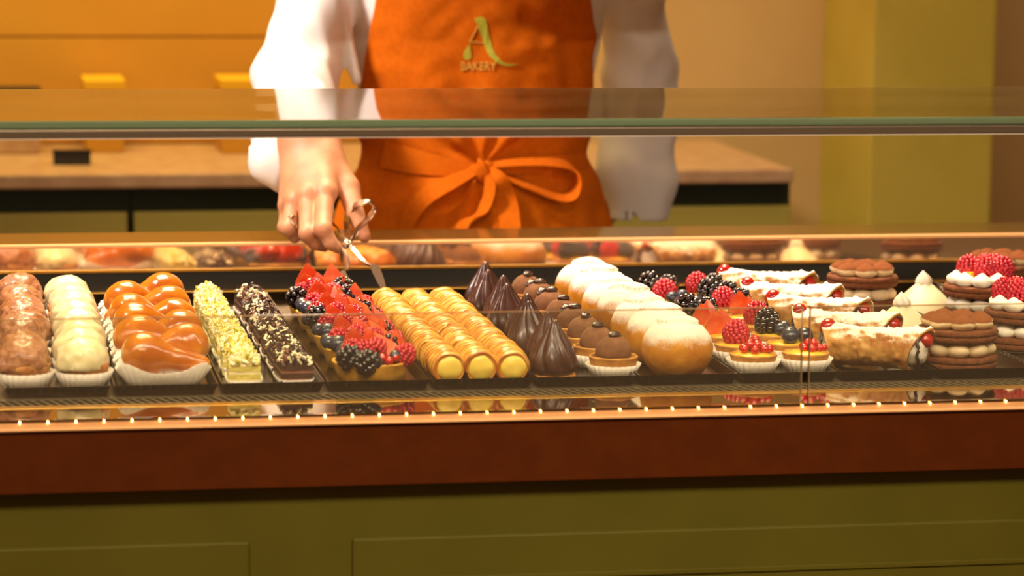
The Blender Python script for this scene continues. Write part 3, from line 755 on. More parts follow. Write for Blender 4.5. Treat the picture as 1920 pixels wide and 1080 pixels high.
# ------------------------------------------------------------------ tray 8: mini berry tarts
v, f = lathe([(.001, .016), (.0262, .0165), (.0255, .024), (.016, .0268), (.001, .028)], 32); CUS = mesh('custard', v, f, M['custard'])
SHM = shell(.0215, .0285, .0230, M['tart'], .003, 40)
CUPM = cup(.0225, .0320, .0188, 26, .0012)
def ring_items(k, n, r, s=1.0, z=0): return [(k, r*math.cos(q), r*math.sin(q), z, 0, 0, q, s) for q in [2*math.pi*j/n+.4 for j in range(n)]]
cur = ring_items('c', 6, .0135, 1.05)+ring_items('c', 4, .006, 1.1, .005)+[('c', .018, -.008, .001, 0, 0, 0, .95), ('c', .002, 0, .011, 0, 0, 0, 1.0)]
top = {
 'cur': cur[:12],
 'cur2': [(k, x*.8+.006, y*.8, dz, a, b_, c__, s*.95) for (k, x, y, dz, a, b_, c__, s) in cur[:11]],
 'rasp': [('R', -.002, .0, .001, .05, -.1, 0, 1.12), ('c', .017, -.010, 0, 0, 0, 0, 1.05), ('c', .020, 0, 0, 0, 0, 0, 1)],
 'blue': [('b', -.004, -.009, .001, .4, .1, 0, 1.25), ('b', .014, -.003, .001, .3, .4, 0, 1.2), ('b', .004, .011, .001, 0, 0, 0, 1.1)],
 'straw': [('w', .004, .006, .002, -.15, .18, 1.45, .90), ('s', -.010, -.006, .001, -.12, -.20, 1.6, 1.0)],
 'straw2': [('s', -.004, .004, .002, -.1, -.1, 1.7, 1.05), ('w', .012, .004, .000, -.2, .25, 1.4, .78)],
 'black': [('k', -.008, .006, .001, .1, -.15, 0, 1.25), ('k', .010, -.006, .001, .2, .2, 0, 1.15)],
 'blackblue': [('k', -.006, .000, .002, .1, -.25, 0, 1.3), ('b', .004, -.015, .000, .3, 0, 0, 1.0), ('b', .014, .004, 0, .2, 0, 0, .95)],
 'raspblack': [('R', -.008, .0, .001, .05, -.1, 0, 1.05), ('k', .012, .004, .001, .2, .2, 0, 1.1)],
 'raspblue': [('R', -.004, .006, .001, .05, -.1, 0, 1.1), ('b', .014, -.008, .001, .2, .2, 0, 1.05), ('b', -.002, -.016, .0, .2, .2, 0, 1.0)]}
words = {'cur': 'a heap of redcurrants', 'cur2': 'redcurrants to one side', 'rasp': 'one raspberry and currants', 'blue': 'three blueberries', 'straw': 'cut strawberry pieces', 'straw2': 'a tall strawberry half',
         'black': 'two blackberries', 'blackblue': 'a blackberry and blueberries', 'raspblack': 'a raspberry and blackberry', 'raspblue': 'a raspberry and blueberries'}
plan = [['cur', 'cur2'], ['rasp', 'blue'], ['straw', 'blackblue'], ['straw', 'rasp'], ['black', 'straw2'], ['blue', 'raspblack'], ['raspblue', 'black'], ['black', 'raspblack']]
for i in range(8):
    for c in range(2):
        k = plan[i][c]
        t = thing('berry_tart', 'mini tart topped with %s, %s in the %s column' % (words[k], pos(i, 8), ['left', 'right'][c]), 'tart', (TC[7]-.031+.0655*c, 3.400+i*.0735+.004*c, Z0), 0, 'mini berry tarts in paper cups')
        put('paper_cup', CUPM, t, rot=(0, 0, i)); put('tart_shell', SHM, t, (0, 0, .001), (0, 0, i+c)); put('custard', CUS, t)
        fruit(t, top[k], .0255)

# ------------------------------------------------------------------ tray 9: cannoli
def cannolo(seed):
    L = .118; K = 70; SG = 72; th = np.linspace(0, 2*np.pi, SG, endpoint=False); v = []; f = []
    def ringp(u, rs, inner=0):
        cut = .012*np.sin(th+.6)
        x = (u-.5)*L+cut*(2*u-1)*abs(2*u-1)**3
        r = .0232*(1+.10*(2*u-1)**2)*rs
        ov = .06*np.exp(-(((th-1.9+1.1*(u-.5)+np.pi) % (2*np.pi)-np.pi)/.10)**2)+.05*(((th-1.9+1.1*(u-.5)) % (2*np.pi)) < .9)
        return np.stack([x, r*(1+ov)*np.cos(th), r*(1+ov)*np.sin(th)], 1)
    for k in range(K): v.append(ringp(k/(K-1), 1))
    for k in (K-1, K-8): v.append(ringp(k/(K-1), .86))
    v.insert(0, ringp(0, .86)); v.insert(0, ringp(7/(K-1), .86))
    v = np.concatenate(v); n = K+4
    nn = v*[0, 1, 1]; nn /= np.linalg.norm(nn, axis=1)[:, None]
    bl = np.clip(vnoise(v, 130, seed)-.15, 0, 1)*.0042+vnoise(v, 45, seed+2)*.0010+.0004*vnoise(v, 400, seed)
    bl[:2*SG] *= 0; bl[-2*SG:] *= 0
    v = v+nn*bl[:, None]
    for k in range(n-1):
        for j in range(SG): f.append((k*SG+j, k*SG+(j+1) % SG, (k+1)*SG+(j+1) % SG, (k+1)*SG+j))
    return mesh('cannolo_shell', v, f, M['cannolo'])
CN = [cannolo(1), cannolo(5)]
v, f = ico(4); w = v*[.014, .0196, .0196]; w += v*(.0018*vnoise(w, 140, 2))[:, None]; RIC = mesh('ricotta', w, f, M['ricotta'])
def liner():
    th = np.linspace(0, 2*np.pi, 40); P = [(.0012*math.sin(9*q), .0222*math.cos(q), .0222*math.sin(q)) for q in th]
    v, f = tube(P, .0021, 6); return mesh('chocolate_rim', v, f, M['choclip'])
LIN = liner()
v, f = ico(3); r_ = np.linalg.norm(v[:, :2], axis=1); w = v*[.0098, .0098, .0088]; w[:, 2] -= np.where(v[:, 2] > 0, .0018*np.exp(-(r_/.2)**2), 0); CH = mesh('cherry', w, f, M['cherry'])
for i in range(5):
    t = thing('cannolo', 'sugared cannolo with a red cherry at each end, %s of the cannoli' % pos(i, 5), 'pastry', (TC[8]+.004, 3.425+i*.128, Z0+.0265), math.radians(-33+random.uniform(-4, 4)), 'sugared cannoli')
    put('cannolo_shell', CN[i % 2], t, rot=(-.1+.2*(i % 2), 0, 0))
    for s in (-1, 1):
        put('ricotta', RIC, t, (s*.052, 0, 0), (s, 0, 0)); put('chocolate_rim', LIN, t, (s*.0555, 0, 0), (0, 0, s*.25))
        put('cherry', CH, t, (.0635, .0, .0125) if s > 0 else (-.0585, -.004, .0205), (.3, s*.9, 0), 1.0 if s > 0 else 1.12)

# ------------------------------------------------------------------ trays 10-12: round sandwich cakes and cream cones
def disc(seed, m, h=.0150, r=.0478):
    prof = [(.001, 0), (r-.002, 0), (r, .002), (r+.0005, h*.40), (r-.0016, h*.50), (r+.0006, h*.60), (r, h-.002), (r-.002, h), (.001, h)]
    pr = []
    for k in range(len(prof)-1):
        a, b2 = prof[k], prof[k+1]
        m_ = 3 if k in (0, 7) else 2
        for j in range(m_): pr.append((a[0]+(b2[0]-a[0])*j/m_, a[1]+(b2[1]-a[1])*j/m_))
    pr.append(prof[-1])
    v, f = lathe(pr, 96); n = .0007*vnoise(v, 180, seed)+.0006*vnoise(v, 420, seed); q = v*[1, 1, 0]; q /= np.maximum(np.linalg.norm(q, axis=1), 1e-6)[:, None]
    v = v+q*n[:, None]; v[:, 2] += n*.6
    return mesh('biscuit', v, f, m)
DISC = disc(1, M['cocoabisc'])
def dollop(r, h, m, seed, tip=.25):
    v, f = ico(4); z = v[:, 2]; w = v*[r, r, h/2]; up = np.clip(z, 0, 1); s = 1-tip*up**2.0
    w[:, 0] *= s; w[:, 1] *= s; w[:, 2] += h*.16*np.clip(z-.8, 0, 1)*5*.35
    w += v*(.0008*vnoise(w, 110, seed))[:, None]; w[:, 2] = np.maximum(w[:, 2], -h*.42); w[:, 2] += h*.42
    return mesh('cream_dollop', w, f, m)
DT = [dollop(.0155, .019, M['tiradollop'], s) for s in (1, 2)]
DCR = [dollop(.0145, .0195, M['tancream'], s, .05) for s in (3, 4)]
DW = [dollop(.0135, .019, M['meringue'], s, .4) for s in (5, 6)]
v, f = lathe([(.001, 0), (.052, 0), (.0525, .0008), (.052, .0015), (.001, .0015)], 64); CARD = mesh('cake_card', v, f, M['card'])
bv, bf = ico(1); MG = box('mango_dice', -.006, .006, -.005, .005, 0, .010, M['mango'], .0015)
def sandwich(x, y, label, kind):
    t = thing('sandwich_cake', label, 'cake', (x, y, Z0), 0, 'round cocoa biscuit sandwich cakes')
    put('cake_card', CARD, t); put('biscuit', DISC, t, (0, 0, .0016))
    for j in range(9):
        q = 2*math.pi*j/9+.25; put('cream_dollop', (DCR if kind == 't' else DW)[j % 2], t, (.0325*math.cos(q), .0325*math.sin(q), .0162), (0, 0, q), (1, 1, 1))
    put('biscuit', DISC, t, (0, 0, .0345), (0, 0, 1.3))
    if kind == 't':
        for j in range(7):
            q = 2*math.pi*j/7+.1; put('cocoa_dollop', DT[j % 2], t, (.0295*math.cos(q), .0295*math.sin(q), .0488), (0, 0, q))
        put('cocoa_dollop', DT[0], t, (0, 0, .0500), (0, 0, .4), 1.05)
    else:
        for j in range(8):
            q = 2*math.pi*j/8+.25+kind*.3
            if j % 2 == 0 or (q % 6.28) < 2.4 or True:
                put('cream_dollop', DW[j % 2], t, (.031*math.cos(q), .031*math.sin(q), .0490), (0, 0, q), 1.0)
        R = [(.006, -.008), (.026, -.010), (-.010, .012), (.014, .014), (.030, .012)] if kind == 1 else [(-.006, -.006), (.022, .002), (-.002, .018), (.020, .024), (-.022, .012)]
        for (a, b2) in R: put('raspberry', RASPBIG, t, (a, b2, .0595), (random.uniform(-.3, .3), random.uniform(-.3, .3), random.random()*6), 1.12)
        for (a, b2) in ((-.014, -.002), (.008, .004), (-.018, .022)): put('mango_dice', MG, t, (a, b2, .058), (.1, .2, a*90))
def creamcone(x, y, label, s=1.0):
    t = thing('cream_cone', label, 'cake', (x, y, Z0), 0, 'ivory cream cones')
    v, f = lathe([(.001, 0), (.044, 0), (.0445, .001), (.001, .0012)], 48); put('cake_card', mesh('cake_card', v, f, M['card']), t)
    K = 22; pr = []
    for k in range(K):
        u = k/(K-1); pr.append((max(.001, .039*(1-u)**.86*(1+.12*math.sin(math.pi*u))+.004*(1-u)), .0012+.046*u))
    v, f = lathe(pr, 64, lambda th, k, r, z: (r*(1+.02*np.sin(2*th+k*.2)), z)); put('cone', mesh('cone', v, f, M['ivory']), t, scale=s)
    K = 20; pr = [(max(.0006, .0135*math.sin(math.pi*(.28+.72*k/(K-1)))**.8*(1-.35*k/(K-1))), .021*k/(K-1)) for k in range(K)]
    v, f = lathe(pr, 60, lambda th, k, r, z: (r*(1-.22*np.abs(np.sin(3*th+k*.11))), z)); put('cream_swirl', mesh('cream_swirl', v, f, M['meringue']), t, (0, 0, .036*s), (.1, -.12, 0))
sandwich(1.165, 3.425, 'cocoa dusted tiramisu sandwich cake nearest the front glass', 't')
sandwich(1.190, 3.905, 'cocoa dusted tiramisu sandwich cake at the back beside the cannoli', 't')
creamcone(1.176, 3.680, 'ivory cream cone between the two tiramisu cakes')
creamcone(1.270, 3.880, 'ivory cream cone at the back left of the raspberry cake')
sandwich(1.318, 3.790, 'raspberry sandwich cake at the back with white cream dollops', 1)
sandwich(1.296, 3.560, 'raspberry sandwich cake at the right edge near the front', 2)
sandwich(1.420, 4.000, 'cocoa sandwich cake cut off by the right edge at the back', 't')

# ------------------------------------------------------------------ person
PC = (.765, 4.60)
person = thing('person', 'person in a white shirt and orange apron picking pastries with tongs', 'person', (PC[0], PC[1], 0))
PO = Vector((PC[0], PC[1], 0))
def pput(name, v, f, m, parent=None, label=None, smooth=True):
    v = np.asarray(v)-np.array(PO[:]); return put(name, mesh(name, v, f, m, smooth), parent or person, label=label)
zs = np.array([.45, .70, .86, .98, 1.06, 1.15, 1.25, 1.36, 1.43, 1.47])
A_ = np.array([.20, .205, .19, .168, .170, .182, .190, .190, .165, .08])
B_ = np.array([.12, .13, .125, .108, .108, .118, .125, .115, .09, .06])
aw = lambda z: np.interp(z, zs, A_); bw = lambda z: np.interp(z, zs, B_)
# --- hand and forearm
H = {'wrist': pt(577, 262, 4.215), 'wristL': pt(560, 262, 4.225), 'wristR': pt(602, 266, 4.215), 'fore': pt(566, 205, 4.355)}
fing = {
 'index': [pt(610, 362, 4.130), pt(606, 430, 4.072), pt(620, 456, 4.070), pt(634, 466, 4.076)],
 'middle': [pt(577, 366, 4.138), pt(577, 438, 4.088), pt(591, 456, 4.092), pt(608, 463, 4.102)],
 'ring': [pt(551, 378, 4.150), pt(541, 428, 4.118), pt(552, 443, 4.128), pt(562, 440, 4.142)],
 'little': [pt(538, 386, 4.172), pt(534, 426, 4.158), pt(545, 438, 4.166), pt(556, 436, 4.176)]}
frad = {'index': (.0140, .0118, .0098, .0072), 'middle': (.0138, .0116, .0096, .0072), 'ring': (.0125, .0108, .0090, .0070), 'little': (.0108, .0094, .0080, .0062)}
thumb = [pt(612, 300, 4.19), pt(652, 352, 4.155), pt(667, 402, 4.118), pt(684, 444, 4.098)]
trad = (.024, .0165, .0122, .0086)
def handsdf(P):
    d = smin(cone(P, H['wristL'], H['wristR'], .0285, .0250), cone(P, H['wrist'], H['fore'], .030, .033), .02)
    for n in ('index', 'middle', 'ring', 'little'):
        k = fing[n][0]; w0 = H['wristR'].lerp(H['wristL'], {'index': .1, 'middle': .4, 'ring': .75, 'little': 1}[n])
        d = smin(d, cone(P, w0, k, .0245, frad[n][0]*1.18), .016)
    d = smin(d, cone(P, H['wristR'], thumb[0], .024, trad[0]), .014)
    d = smin(d, cone(P, thumb[0], thumb[1], trad[0], trad[1]), .012)
    d = smin(d, cone(P, thumb[0], fing['index'][0], .016, .010), .012)
    t2 = smin(cone(P, thumb[1], thumb[2], trad[1], trad[2]), cone(P, thumb[2], thumb[3], trad[2], trad[3]), .004)
    d = smin(d, t2, .006)
    for n in fing:
        q = fing[n]; r = frad[n]
        e = cone(P, q[0], q[1], r[0], r[1])
        e = smin(e, cone(P, q[1], q[2], r[1], r[2]), .003); e = smin(e, cone(P, q[2], q[3], r[2], r[3]), .003)
        e = smin(e, np.linalg.norm(P-np.array(q[1][:]), axis=1)-r[1]*1.06, .004)
        kn = np.array(q[0][:])+np.array([0, -.004, .002]); e = smin(e, np.linalg.norm(P-kn, axis=1)-r[0]*1.02, .006)
        d = smin(d, e, .0045)
    return d
allp = [p for q in fing.values() for p in q]+thumb+list(H.values())
lo = np.min([p[:] for p in allp], 0)-.045; hi = np.max([p[:] for p in allp], 0)+.045
hv, hf = nets(handsdf, lo, hi, .0024)
# --- rest of the body
def bodysdf(P):
    z = P[:, 2]; a = aw(z)*.93; b = bw(z)*.93
    d = (np.sqrt(((P[:, 0]-PC[0])/a)**2+((P[:, 1]-PC[1])/b)**2)-1)*np.minimum(a, b)
    d = np.maximum(d, np.maximum(.80-z, z-1.45))
    for s in (-1, 1):
        d = smin(d, cone(P, (PC[0]+s*.09, PC[1], .85), (PC[0]+s*.10, PC[1], .46), .085, .058), .03)
        d = smin(d, cone(P, (PC[0]+s*.10, PC[1], .46), (PC[0]+s*.10, PC[1]+.02, .07), .055, .036), .02)
        d = smin(d, cone(P, (PC[0]+s*.10, PC[1]+.02, .04), (PC[0]+s*.11, PC[1]-.13, .03), .038, .03), .02)
        d = smin(d, cone(P, (PC[0]+s*.05, PC[1], 1.40), (PC[0]+s*.17, PC[1], 1.385), .055, .05), .04)
    d = smin(d, cone(P, (PC[0], PC[1]+.01, 1.40), (PC[0], PC[1]-.015, 1.56), .052, .048), .03)
    hd = smin(ell(P, (PC[0], PC[1]-.01, 1.665), (.075, .095, .108)), ell(P, (PC[0], PC[1]-.035, 1.59), (.05, .055, .05)), .04)
    hd = smin(hd, cone(P, (PC[0], PC[1]-.100, 1.665), (PC[0], PC[1]-.118, 1.628), .008, .013), .014)
    for s in (-1, 1): hd = smin(hd, ell(P, (PC[0]+s*.076, PC[1]+.0, 1.65), (.010, .018, .03)), .008); hd = np.maximum(hd, .012-np.linalg.norm(P-np.array([PC[0]+s*.032, PC[1]-.104, 1.672]), axis=1))
    d = smin(d, hd, .02)
    for a_, b2, r1, r2 in ARMS: d = smin(d, cone(P, a_, b2, r1, r2), .02)
    return d
sR, eR, cR = pt(622, -95, 4.60), pt(563, 140, 4.50), pt(526, 300, 4.275)
sL, eL, cL = pt(1172, -95, 4.65), pt(1204, 180, 4.80), pt(1196, 415, 4.79)
hL = pt(1120, 398, 4.93); wL = cL+Vector((0, .01, .05))
ARMS = [(sR, eR, .045, .038), (eR, H['fore'], .036, .031), ((PC[0]+.15, PC[1], 1.37), sL, .048, .045), (sL, eL, .045, .036), (eL, wL, .036, .026), (wL, hL, .026, .03)]
tip = np.array(hL[:])
for k, (dx, l_) in enumerate(((-.028, .055), (-.010, .07), (.010, .075), (.028, .066))): ARMS.append((Vector(tip+[-.02, 0, dx]), Vector(tip+[-.02-l_, .01, dx*1.2]), .012, .008))
ARMS.append((Vector(tip+[.0, .0, .025]), Vector(tip+[-.03, .01, .06]), .014, .009))
bv_, bf_ = nets(bodysdf, (.38, 4.30, -.02), (1.14, 5.02, 1.80), .0125)
Aa = Acc(); Aa.add(hv-np.array(PO[:]), hf); Aa.add(bv_-np.array(PO[:]), bf_)
put('body', Aa.mesh('body', M['skin']), person)
# hair
def hairsdf(P):
    d = ell(P, (PC[0], PC[1]+.012, 1.69), (.086, .100, .104)); d = np.maximum(d, -(P[:, 1]-(PC[1]-.055)-.5*(P[:, 2]-1.72)*-1))
    return smin(d, ell(P, (PC[0], PC[1]+.10, 1.70), (.045, .045, .045)), .02)
v, f = nets(hairsdf, (.64, 4.45, 1.52), (.89, 4.78, 1.83), .009); pput('hair', v, f, M['hair'])
for s_ in (-1, 1):
    v, f = ico(3); pput('eye', v*[.0125, .006, .0062]+[PC[0]+s_*.031, PC[1]-.0905, 1.672], f, M['ricotta'])
    pput('iris', v*[.0052, .002, .0055]+[PC[0]+s_*.031, PC[1]-.0962, 1.672], f, M['hair'])
    v, f = tube([(PC[0]+s_*.016, PC[1]-.098, 1.690), (PC[0]+s_*.032, PC[1]-.098, 1.695), (PC[0]+s_*.048, PC[1]-.088, 1.690)], [.002, .0028, .0014], 8); pput('eyebrow', v, f, M['hair'])
v, f = tube([(PC[0]-.024, PC[1]-.086, 1.600), (PC[0]-.010, PC[1]-.094, 1.603), (PC[0], PC[1]-.096, 1.601), (PC[0]+.010, PC[1]-.094, 1.603), (PC[0]+.024, PC[1]-.086, 1.600)], [.002, .0055, .006, .0055, .002], 10); pput('mouth', v, f, mat('lips', '#b0655a', .45))
# shirt
def shirtsdf(P):
    z = P[:, 2]; a = aw(z)+.006+.012*np.clip((z-1.0)/.2, 0, 1); b = bw(z)+.004
    d = (np.sqrt(((P[:, 0]-PC[0])/a)**2+((P[:, 1]-PC[1])/b)**2)-1)*np.minimum(a, b)
    d = np.maximum(d, np.maximum(.86-z, z-1.47))
    for s in (-1, 1): d = smin(d, cone(P, (PC[0]+s*.05, PC[1], 1.405), (PC[0]+s*.17, PC[1], 1.385), .064, .062), .04)
    # right arm sleeve (viewer's left): upper arm, sagging elbow, forearm
    e2 = eR+Vector((-.010, -.01, -.012))
    s1 = smin(cone(P, (PC[0]-.16, PC[1], 1.375), sR, .066, .060), cone(P, sR, eR, .060, .062), .02)
    s1 = smin(s1, ell(P, pt(552, 132, 4.49)[:], (.062, .055, .036)), .022)
    s2 = cone(P, e2, cR, .056, .044)
    ax = Vector((.80, -.45, -.38)).normalized(); qq = P-np.array((cR+ax*.026)[:])
    pl = qq@np.array(ax[:])
    s2 = smin(s2, cone(P, cR, cR+ax*.035, .042, .045), .01)
    s2 = smin(s2, cone(P, eR, pt(560, 235, 4.31), .056, .046), .015)
    s2 = np.maximum(s2, pl)
    inn = cone(P, cR-ax*.05, cR+ax*.09, .036, .042); s2 = np.maximum(s2, -inn)
    arm = smin(s1, s2, .018)
    q1 = P-np.array(pt(600, 60, 4.52)[:])
    fold = .0075*vnoise(P*[1.0, 1.0, .45]+[0, 0, .3], 34, 3)+.0055*np.sin((P[:, 0]*38+P[:, 2]*30+2*vnoise(P, 9, 4)))*np.clip((1.2-z)/.2, 0, 1)
    arm = arm-fold
    # crease rolls at the elbow
    for (c0, c1, r) in ((pt(492, 128, 4.47), pt(600, 160, 4.44), .010), (pt(500, 168, 4.46), pt(600, 120, 4.45), .009), (pt(640, 20, 4.52), pt(668, 150, 4.50), .012), (pt(560, 30, 4.53), pt(540, 120, 4.47), .012)):
        arm = smin(arm, cone(P, c0, c1, r, r*.8), .014)
    d = smin(d, arm, .012)
    # left arm sleeve hanging beside the body
    g1 = smin(smin(cone(P, (PC[0]+.16, PC[1], 1.375), sL, .066, .060), cone(P, sL, eL, .060, .058), .02), cone(P, eL, cL, .058, .047), .02)
    g1 = smin(g1, ell(P, pt(1194, 300, 4.79)[:], (.061, .055, .105)), .03)
    g1 = g1-.0070*vnoise(P*[1, 1, .6], 26, 9)-.0055*np.sin(P[:, 2]*58+P[:, 0]*40+3*vnoise(P, 9, 2))
    g1 = np.maximum(g1, cL.z+.004-z); g1 = np.maximum(g1, -np.maximum(cone(P, cL+Vector((0, 0, .03)), cL-Vector((0, 0, .1)), .040, .040), z-cL.z-.05))
    return smin(d-.002*vnoise(P*[1, 1, .4], 20, 6), g1, .012)
v, f = nets(shirtsdf, (.36, 4.16, .84), (1.14, 4.92, 1.50), .0056); pput('shirt', v, f, M['shirt'], label='white long-sleeved shirt with loose cuffs')
def trousers(P):
    d = None
    for s in (-1, 1):
        e = cone(P, (PC[0]+s*.09, PC[1], .86), (PC[0]+s*.10, PC[1], .46), .098, .075); e = smin(e, cone(P, (PC[0]+s*.10, PC[1], .46), (PC[0]+s*.10, PC[1]+.02, .09), .075, .065), .02)
        d = e if d is None else smin(d, e, .03)
    return np.maximum(d, .06-P[:, 2])
v, f = nets(trousers, (.5, 4.40, .04), (1.03, 4.82, .98), .013); pput('trousers', v, f, M['trouser'])
# apron sheet wraps the front of the body
KNOT = pt(905, 318, 4.455)
def apron_surf(phi, z, off=0.0):
    a = aw(z)+.020; b = bw(z)+.020
    sk = np.clip((.97-z)/.25, 0, 1); a = a+.022*sk; b = b+.030*sk
    x = PC[0]+a*np.sin(phi); y = PC[1]-b*np.cos(phi)
    dx = x-KNOT.x; dz = z-KNOT.z; r = np.sqrt(dx*dx+dz*dz); th = np.arctan2(dz, dx)
    fall = np.exp(-r/.11)*np.clip(r/.03, 0, 1)
    fold = .013*fall*np.sin(9*th+.8)+.011*np.exp(-r/.16)*np.clip(r/.05, 0, 1)*np.sin(5*th+2.4)
    fold = fold+.010*sk*np.sin(phi*9+1.1)+.005*np.sin(6*x*3.1+z*14)*np.clip((z-1.02)/.1, 0, 1)
    P3 = np.stack([x, np.zeros_like(x), z], 1)
    fold = fold+.0045*vnoise(P3, 16, 12)+.0018*vnoise(P3, 45, 13)
    q = (x-.83)*.55+(z-1.185); q2 = (x-.86)*-.12+(z-1.155)
    fold = fold-.012*np.exp(-(q/.022)**2)*np.exp(-((x-.86)/.07)**2)+.008*np.exp(-(q2/.016)**2)*np.exp(-((x-.88)/.07)**2)-.008*np.exp(-(((x-.90)+(z-1.09)*.25)/.014)**2)*np.exp(-((z-1.09)/.06)**2)
    cinch = -.012*np.exp(-((z-.975)/.03)**2)
    k = np.maximum(fold+cinch, -.011)+off
    n = np.stack([np.sin(phi)*b, -np.cos(phi)*a, np.zeros_like(phi)], 1); n /= np.linalg.norm(n, axis=1)[:, None]
    return np.stack([x, y, z], 1)+n*k[:, None]
def halfang(z):
    w = np.interp(z, [.99, 1.02, 1.06, 1.11, 1.23, 1.34, 1.40], [.5, .22, .188, .1775, .166, .13, .12]); a = aw(z)+.020
    full = np.clip((1.05-z)/.035, 0, 1)
    q = np.arcsin(np.clip(w/a, 0, .98)); return q*(1-full)+1.75*full
NZ, NP = 190, 130
zz = np.linspace(.50, 1.385, NZ); v = []
for off in (.0, -.0025):
    for z in zz:
        ph = np.linspace(-1, 1, NP)*halfang(z); v.append(apron_surf(ph, np.full(NP, z), off))
v = np.concatenate(v); f = []
n1 = NZ*NP
for i in range(NZ-1):
    for j in range(NP-1):
        a = i*NP+j; f.append((a, a+1, a+NP+1, a+NP)); f.append((n1+a, n1+a+NP, n1+a+NP+1, n1+a+1))
for i in range(NZ-1):
    a = i*NP; f.append((a, a+NP, n1+a+NP, n1+a)); a = i*NP+NP-1; f.append((a, n1+a, n1+a+NP, a+NP))
for j in range(NP-1):
    f.append((j, n1+j, n1+j+1, j+1)); a = (NZ-1)*NP+j; f.append((a, a+1, n1+a+1, n1+a))
apron = pput('apron', v, f, M['apron'], label='burnt orange cotton bib apron')
def front(x, z, off):
    a = aw(np.array([z]))+.020; sk = np.clip((.97-z)/.25, 0, 1); a = a+.022*sk
    ph = np.arcsin(np.clip((np.array([x])-PC[0])/a, -.99, .99)); return Vector(apron_surf(ph, np.array([z]), off)[0])
def onapron(px, py, off=.0):
    Y = 4.47
    for _ in range(4):
        p = pt(px, py, Y); Y = front(p.x, p.z, off).y
    return pt(px, py, Y)
def band(name, pix, halfw, off, wv=None, th=.003, taper=None):
    path = spline([onapron(x, y, o) for (x, y), o in zip(pix, off)], 8); n = len(path)
    hw = np.interp(np.linspace(0, 1, n), np.linspace(0, 1, len(halfw)), halfw)
    W_ = []
    for i in range(n):
        t = (path[min(i+1, n-1)]-path[max(i-1, 0)]).normalized()
        q = Vector(wv) if wv else t.cross(Vector((0, -1, 0)))
        q = q-t*q.dot(t); W_.append(q.normalized()*hw[i])
    v, f = ribbon(path, W_, th); return pput(name, v, f, M['apron'], apron, smooth=False)
band('waist_tie', [(718, 289), (765, 300), (830, 312), (905, 320)], [.021, .020, .015, .008], [.006, .008, .009, .012])
band('waist_tie', [(1098, 300), (1050, 306), (980, 312), (905, 318)], [.012, .012, .010, .008], [.004, .006, .008, .011])
band('bow_loop', [(912, 312), (960, 306), (1030, 305), (1072, 314), (1081, 340), (1070, 366), (1045, 370), (990, 348), (925, 322)],
     [.006, .012, .014, .015, .015, .015, .014, .012, .006], [.016, .022, .026, .028, .028, .026, .024, .02, .014], (.05, -.93, -.36))
band('bow_loop', [(900, 316), (850, 340), (800, 368), (772, 400), (758, 440), (752, 480)], [.006, .012, .014, .014, .014, .014], [.016, .020, .022, .022, .02, .02], (.55, -.55, -.6))
band('bow_tail', [(912, 318), (934, 338), (950, 380), (957, 440), (958, 520)], [.006, .014, .0165, .0165, .0165], [.016, .020, .019, .018, .018])
band('bow_tail', [(905, 324), (920, 350), (905, 395), (868, 425), (840, 500)], [.006, .010, .013, .014, .014], [.014, .014, .014, .014, .014], (.6, -.6, .3))
kc = onapron(905, 319, .018)
v, f = ico(4); w = v*[.0165, .011, .0165]; w += v*(.003*np.sin(v[:, 0]*6+v[:, 2]*4)+.0015*vnoise(w, 90, 3))[:, None]; pput('knot', w+np.array(kc[:]), f, M['apron'], apron)
# embroidered monogram and lettering
def stitch(name, poly, m, h=.0016, parent=apron):
    bm = bmesh.new(); top = [bm.verts.new(onapron(x, y, h)) for x, y in poly]; bot = [bm.verts.new(onapron(x, y, -.0005)) for x, y in poly]
    n = len(poly)
    for i in range(n): bm.faces.new((top[i], top[(i+1) % n], bot[(i+1) % n], bot[i]))
    bmesh.ops.triangulate(bm, faces=[bm.faces.new(top)])
    bmesh.ops.recalc_face_normals(bm, faces=bm.faces[:])
    me = bpy.data.meshes.new(name); bm.to_mesh(me); bm.free()
    for p in me.vertices: p.co -= PO
    me.materials.append(m); return put(name, me, parent)
def line(x0, y0, x1, y1, w):
    d = Vector((x1-x0, y1-y0)).normalized(); nx, ny = -d.y*w, d.x*w
    return [(x0+nx, y0+ny), (x1+nx, y1+ny), (x1-nx, y1-ny), (x0-nx, y0-ny)]
stitch('monogram_stroke', [(888.5, 32.5), (893, 34), (898, 31.5), (906, 32), (911, 37), (914, 50), (918, 70), (924, 91), (929, 101), (937, 111), (944, 117), (955, 120.2), (976, 119.2), (956, 123.8), (943, 122.5), (930, 116.5), (919, 107), (912, 95), (906, 79), (900, 62), (894, 45)], M['thread'])
stitch('monogram_stroke', line(896.5, 48.5, 880.5, 78.5, 1.2), M['thread2'])
stitch('monogram_stroke', line(880, 78.5, 906, 80.3, 1.0), M['thread2'])
stitch('monogram_stroke', [(881, 82), (879.5, 90), (883, 99), (884, 106), (881, 111.5), (875, 112.5), (870, 110.5), (868.5, 104), (870.5, 97), (875, 89)], M['thread'])
fc = bpy.data.curves.new('lettering', 'FONT'); fc.body = 'BAKERY'; fc.size = 1; fc.resolution_u = 3
fo = bpy.data.objects.new('lettering_tmp', fc); COL.objects.link(fo); bpy.context.view_layer.update()
dg = bpy.context.evaluated_depsgraph_get(); lm = bpy.data.meshes.new_from_object(fo.evaluated_get(dg)); bpy.data.objects.remove(fo)
bm = bmesh.new(); bm.from_mesh(lm); bmesh.ops.remove_doubles(bm, verts=bm.verts[:], dist=1e-5)
xs = [p.co.x for p in bm.verts]; ys = [p.co.y for p in bm.verts]; mnx, mxx, mny, mxy = min(xs), max(xs), min(ys), max(ys)
r = bmesh.ops.extrude_face_region(bm, geom=bm.faces[:]); topv = {e for e in r['geom'] if isinstance(e, bmesh.types.BMVert)}
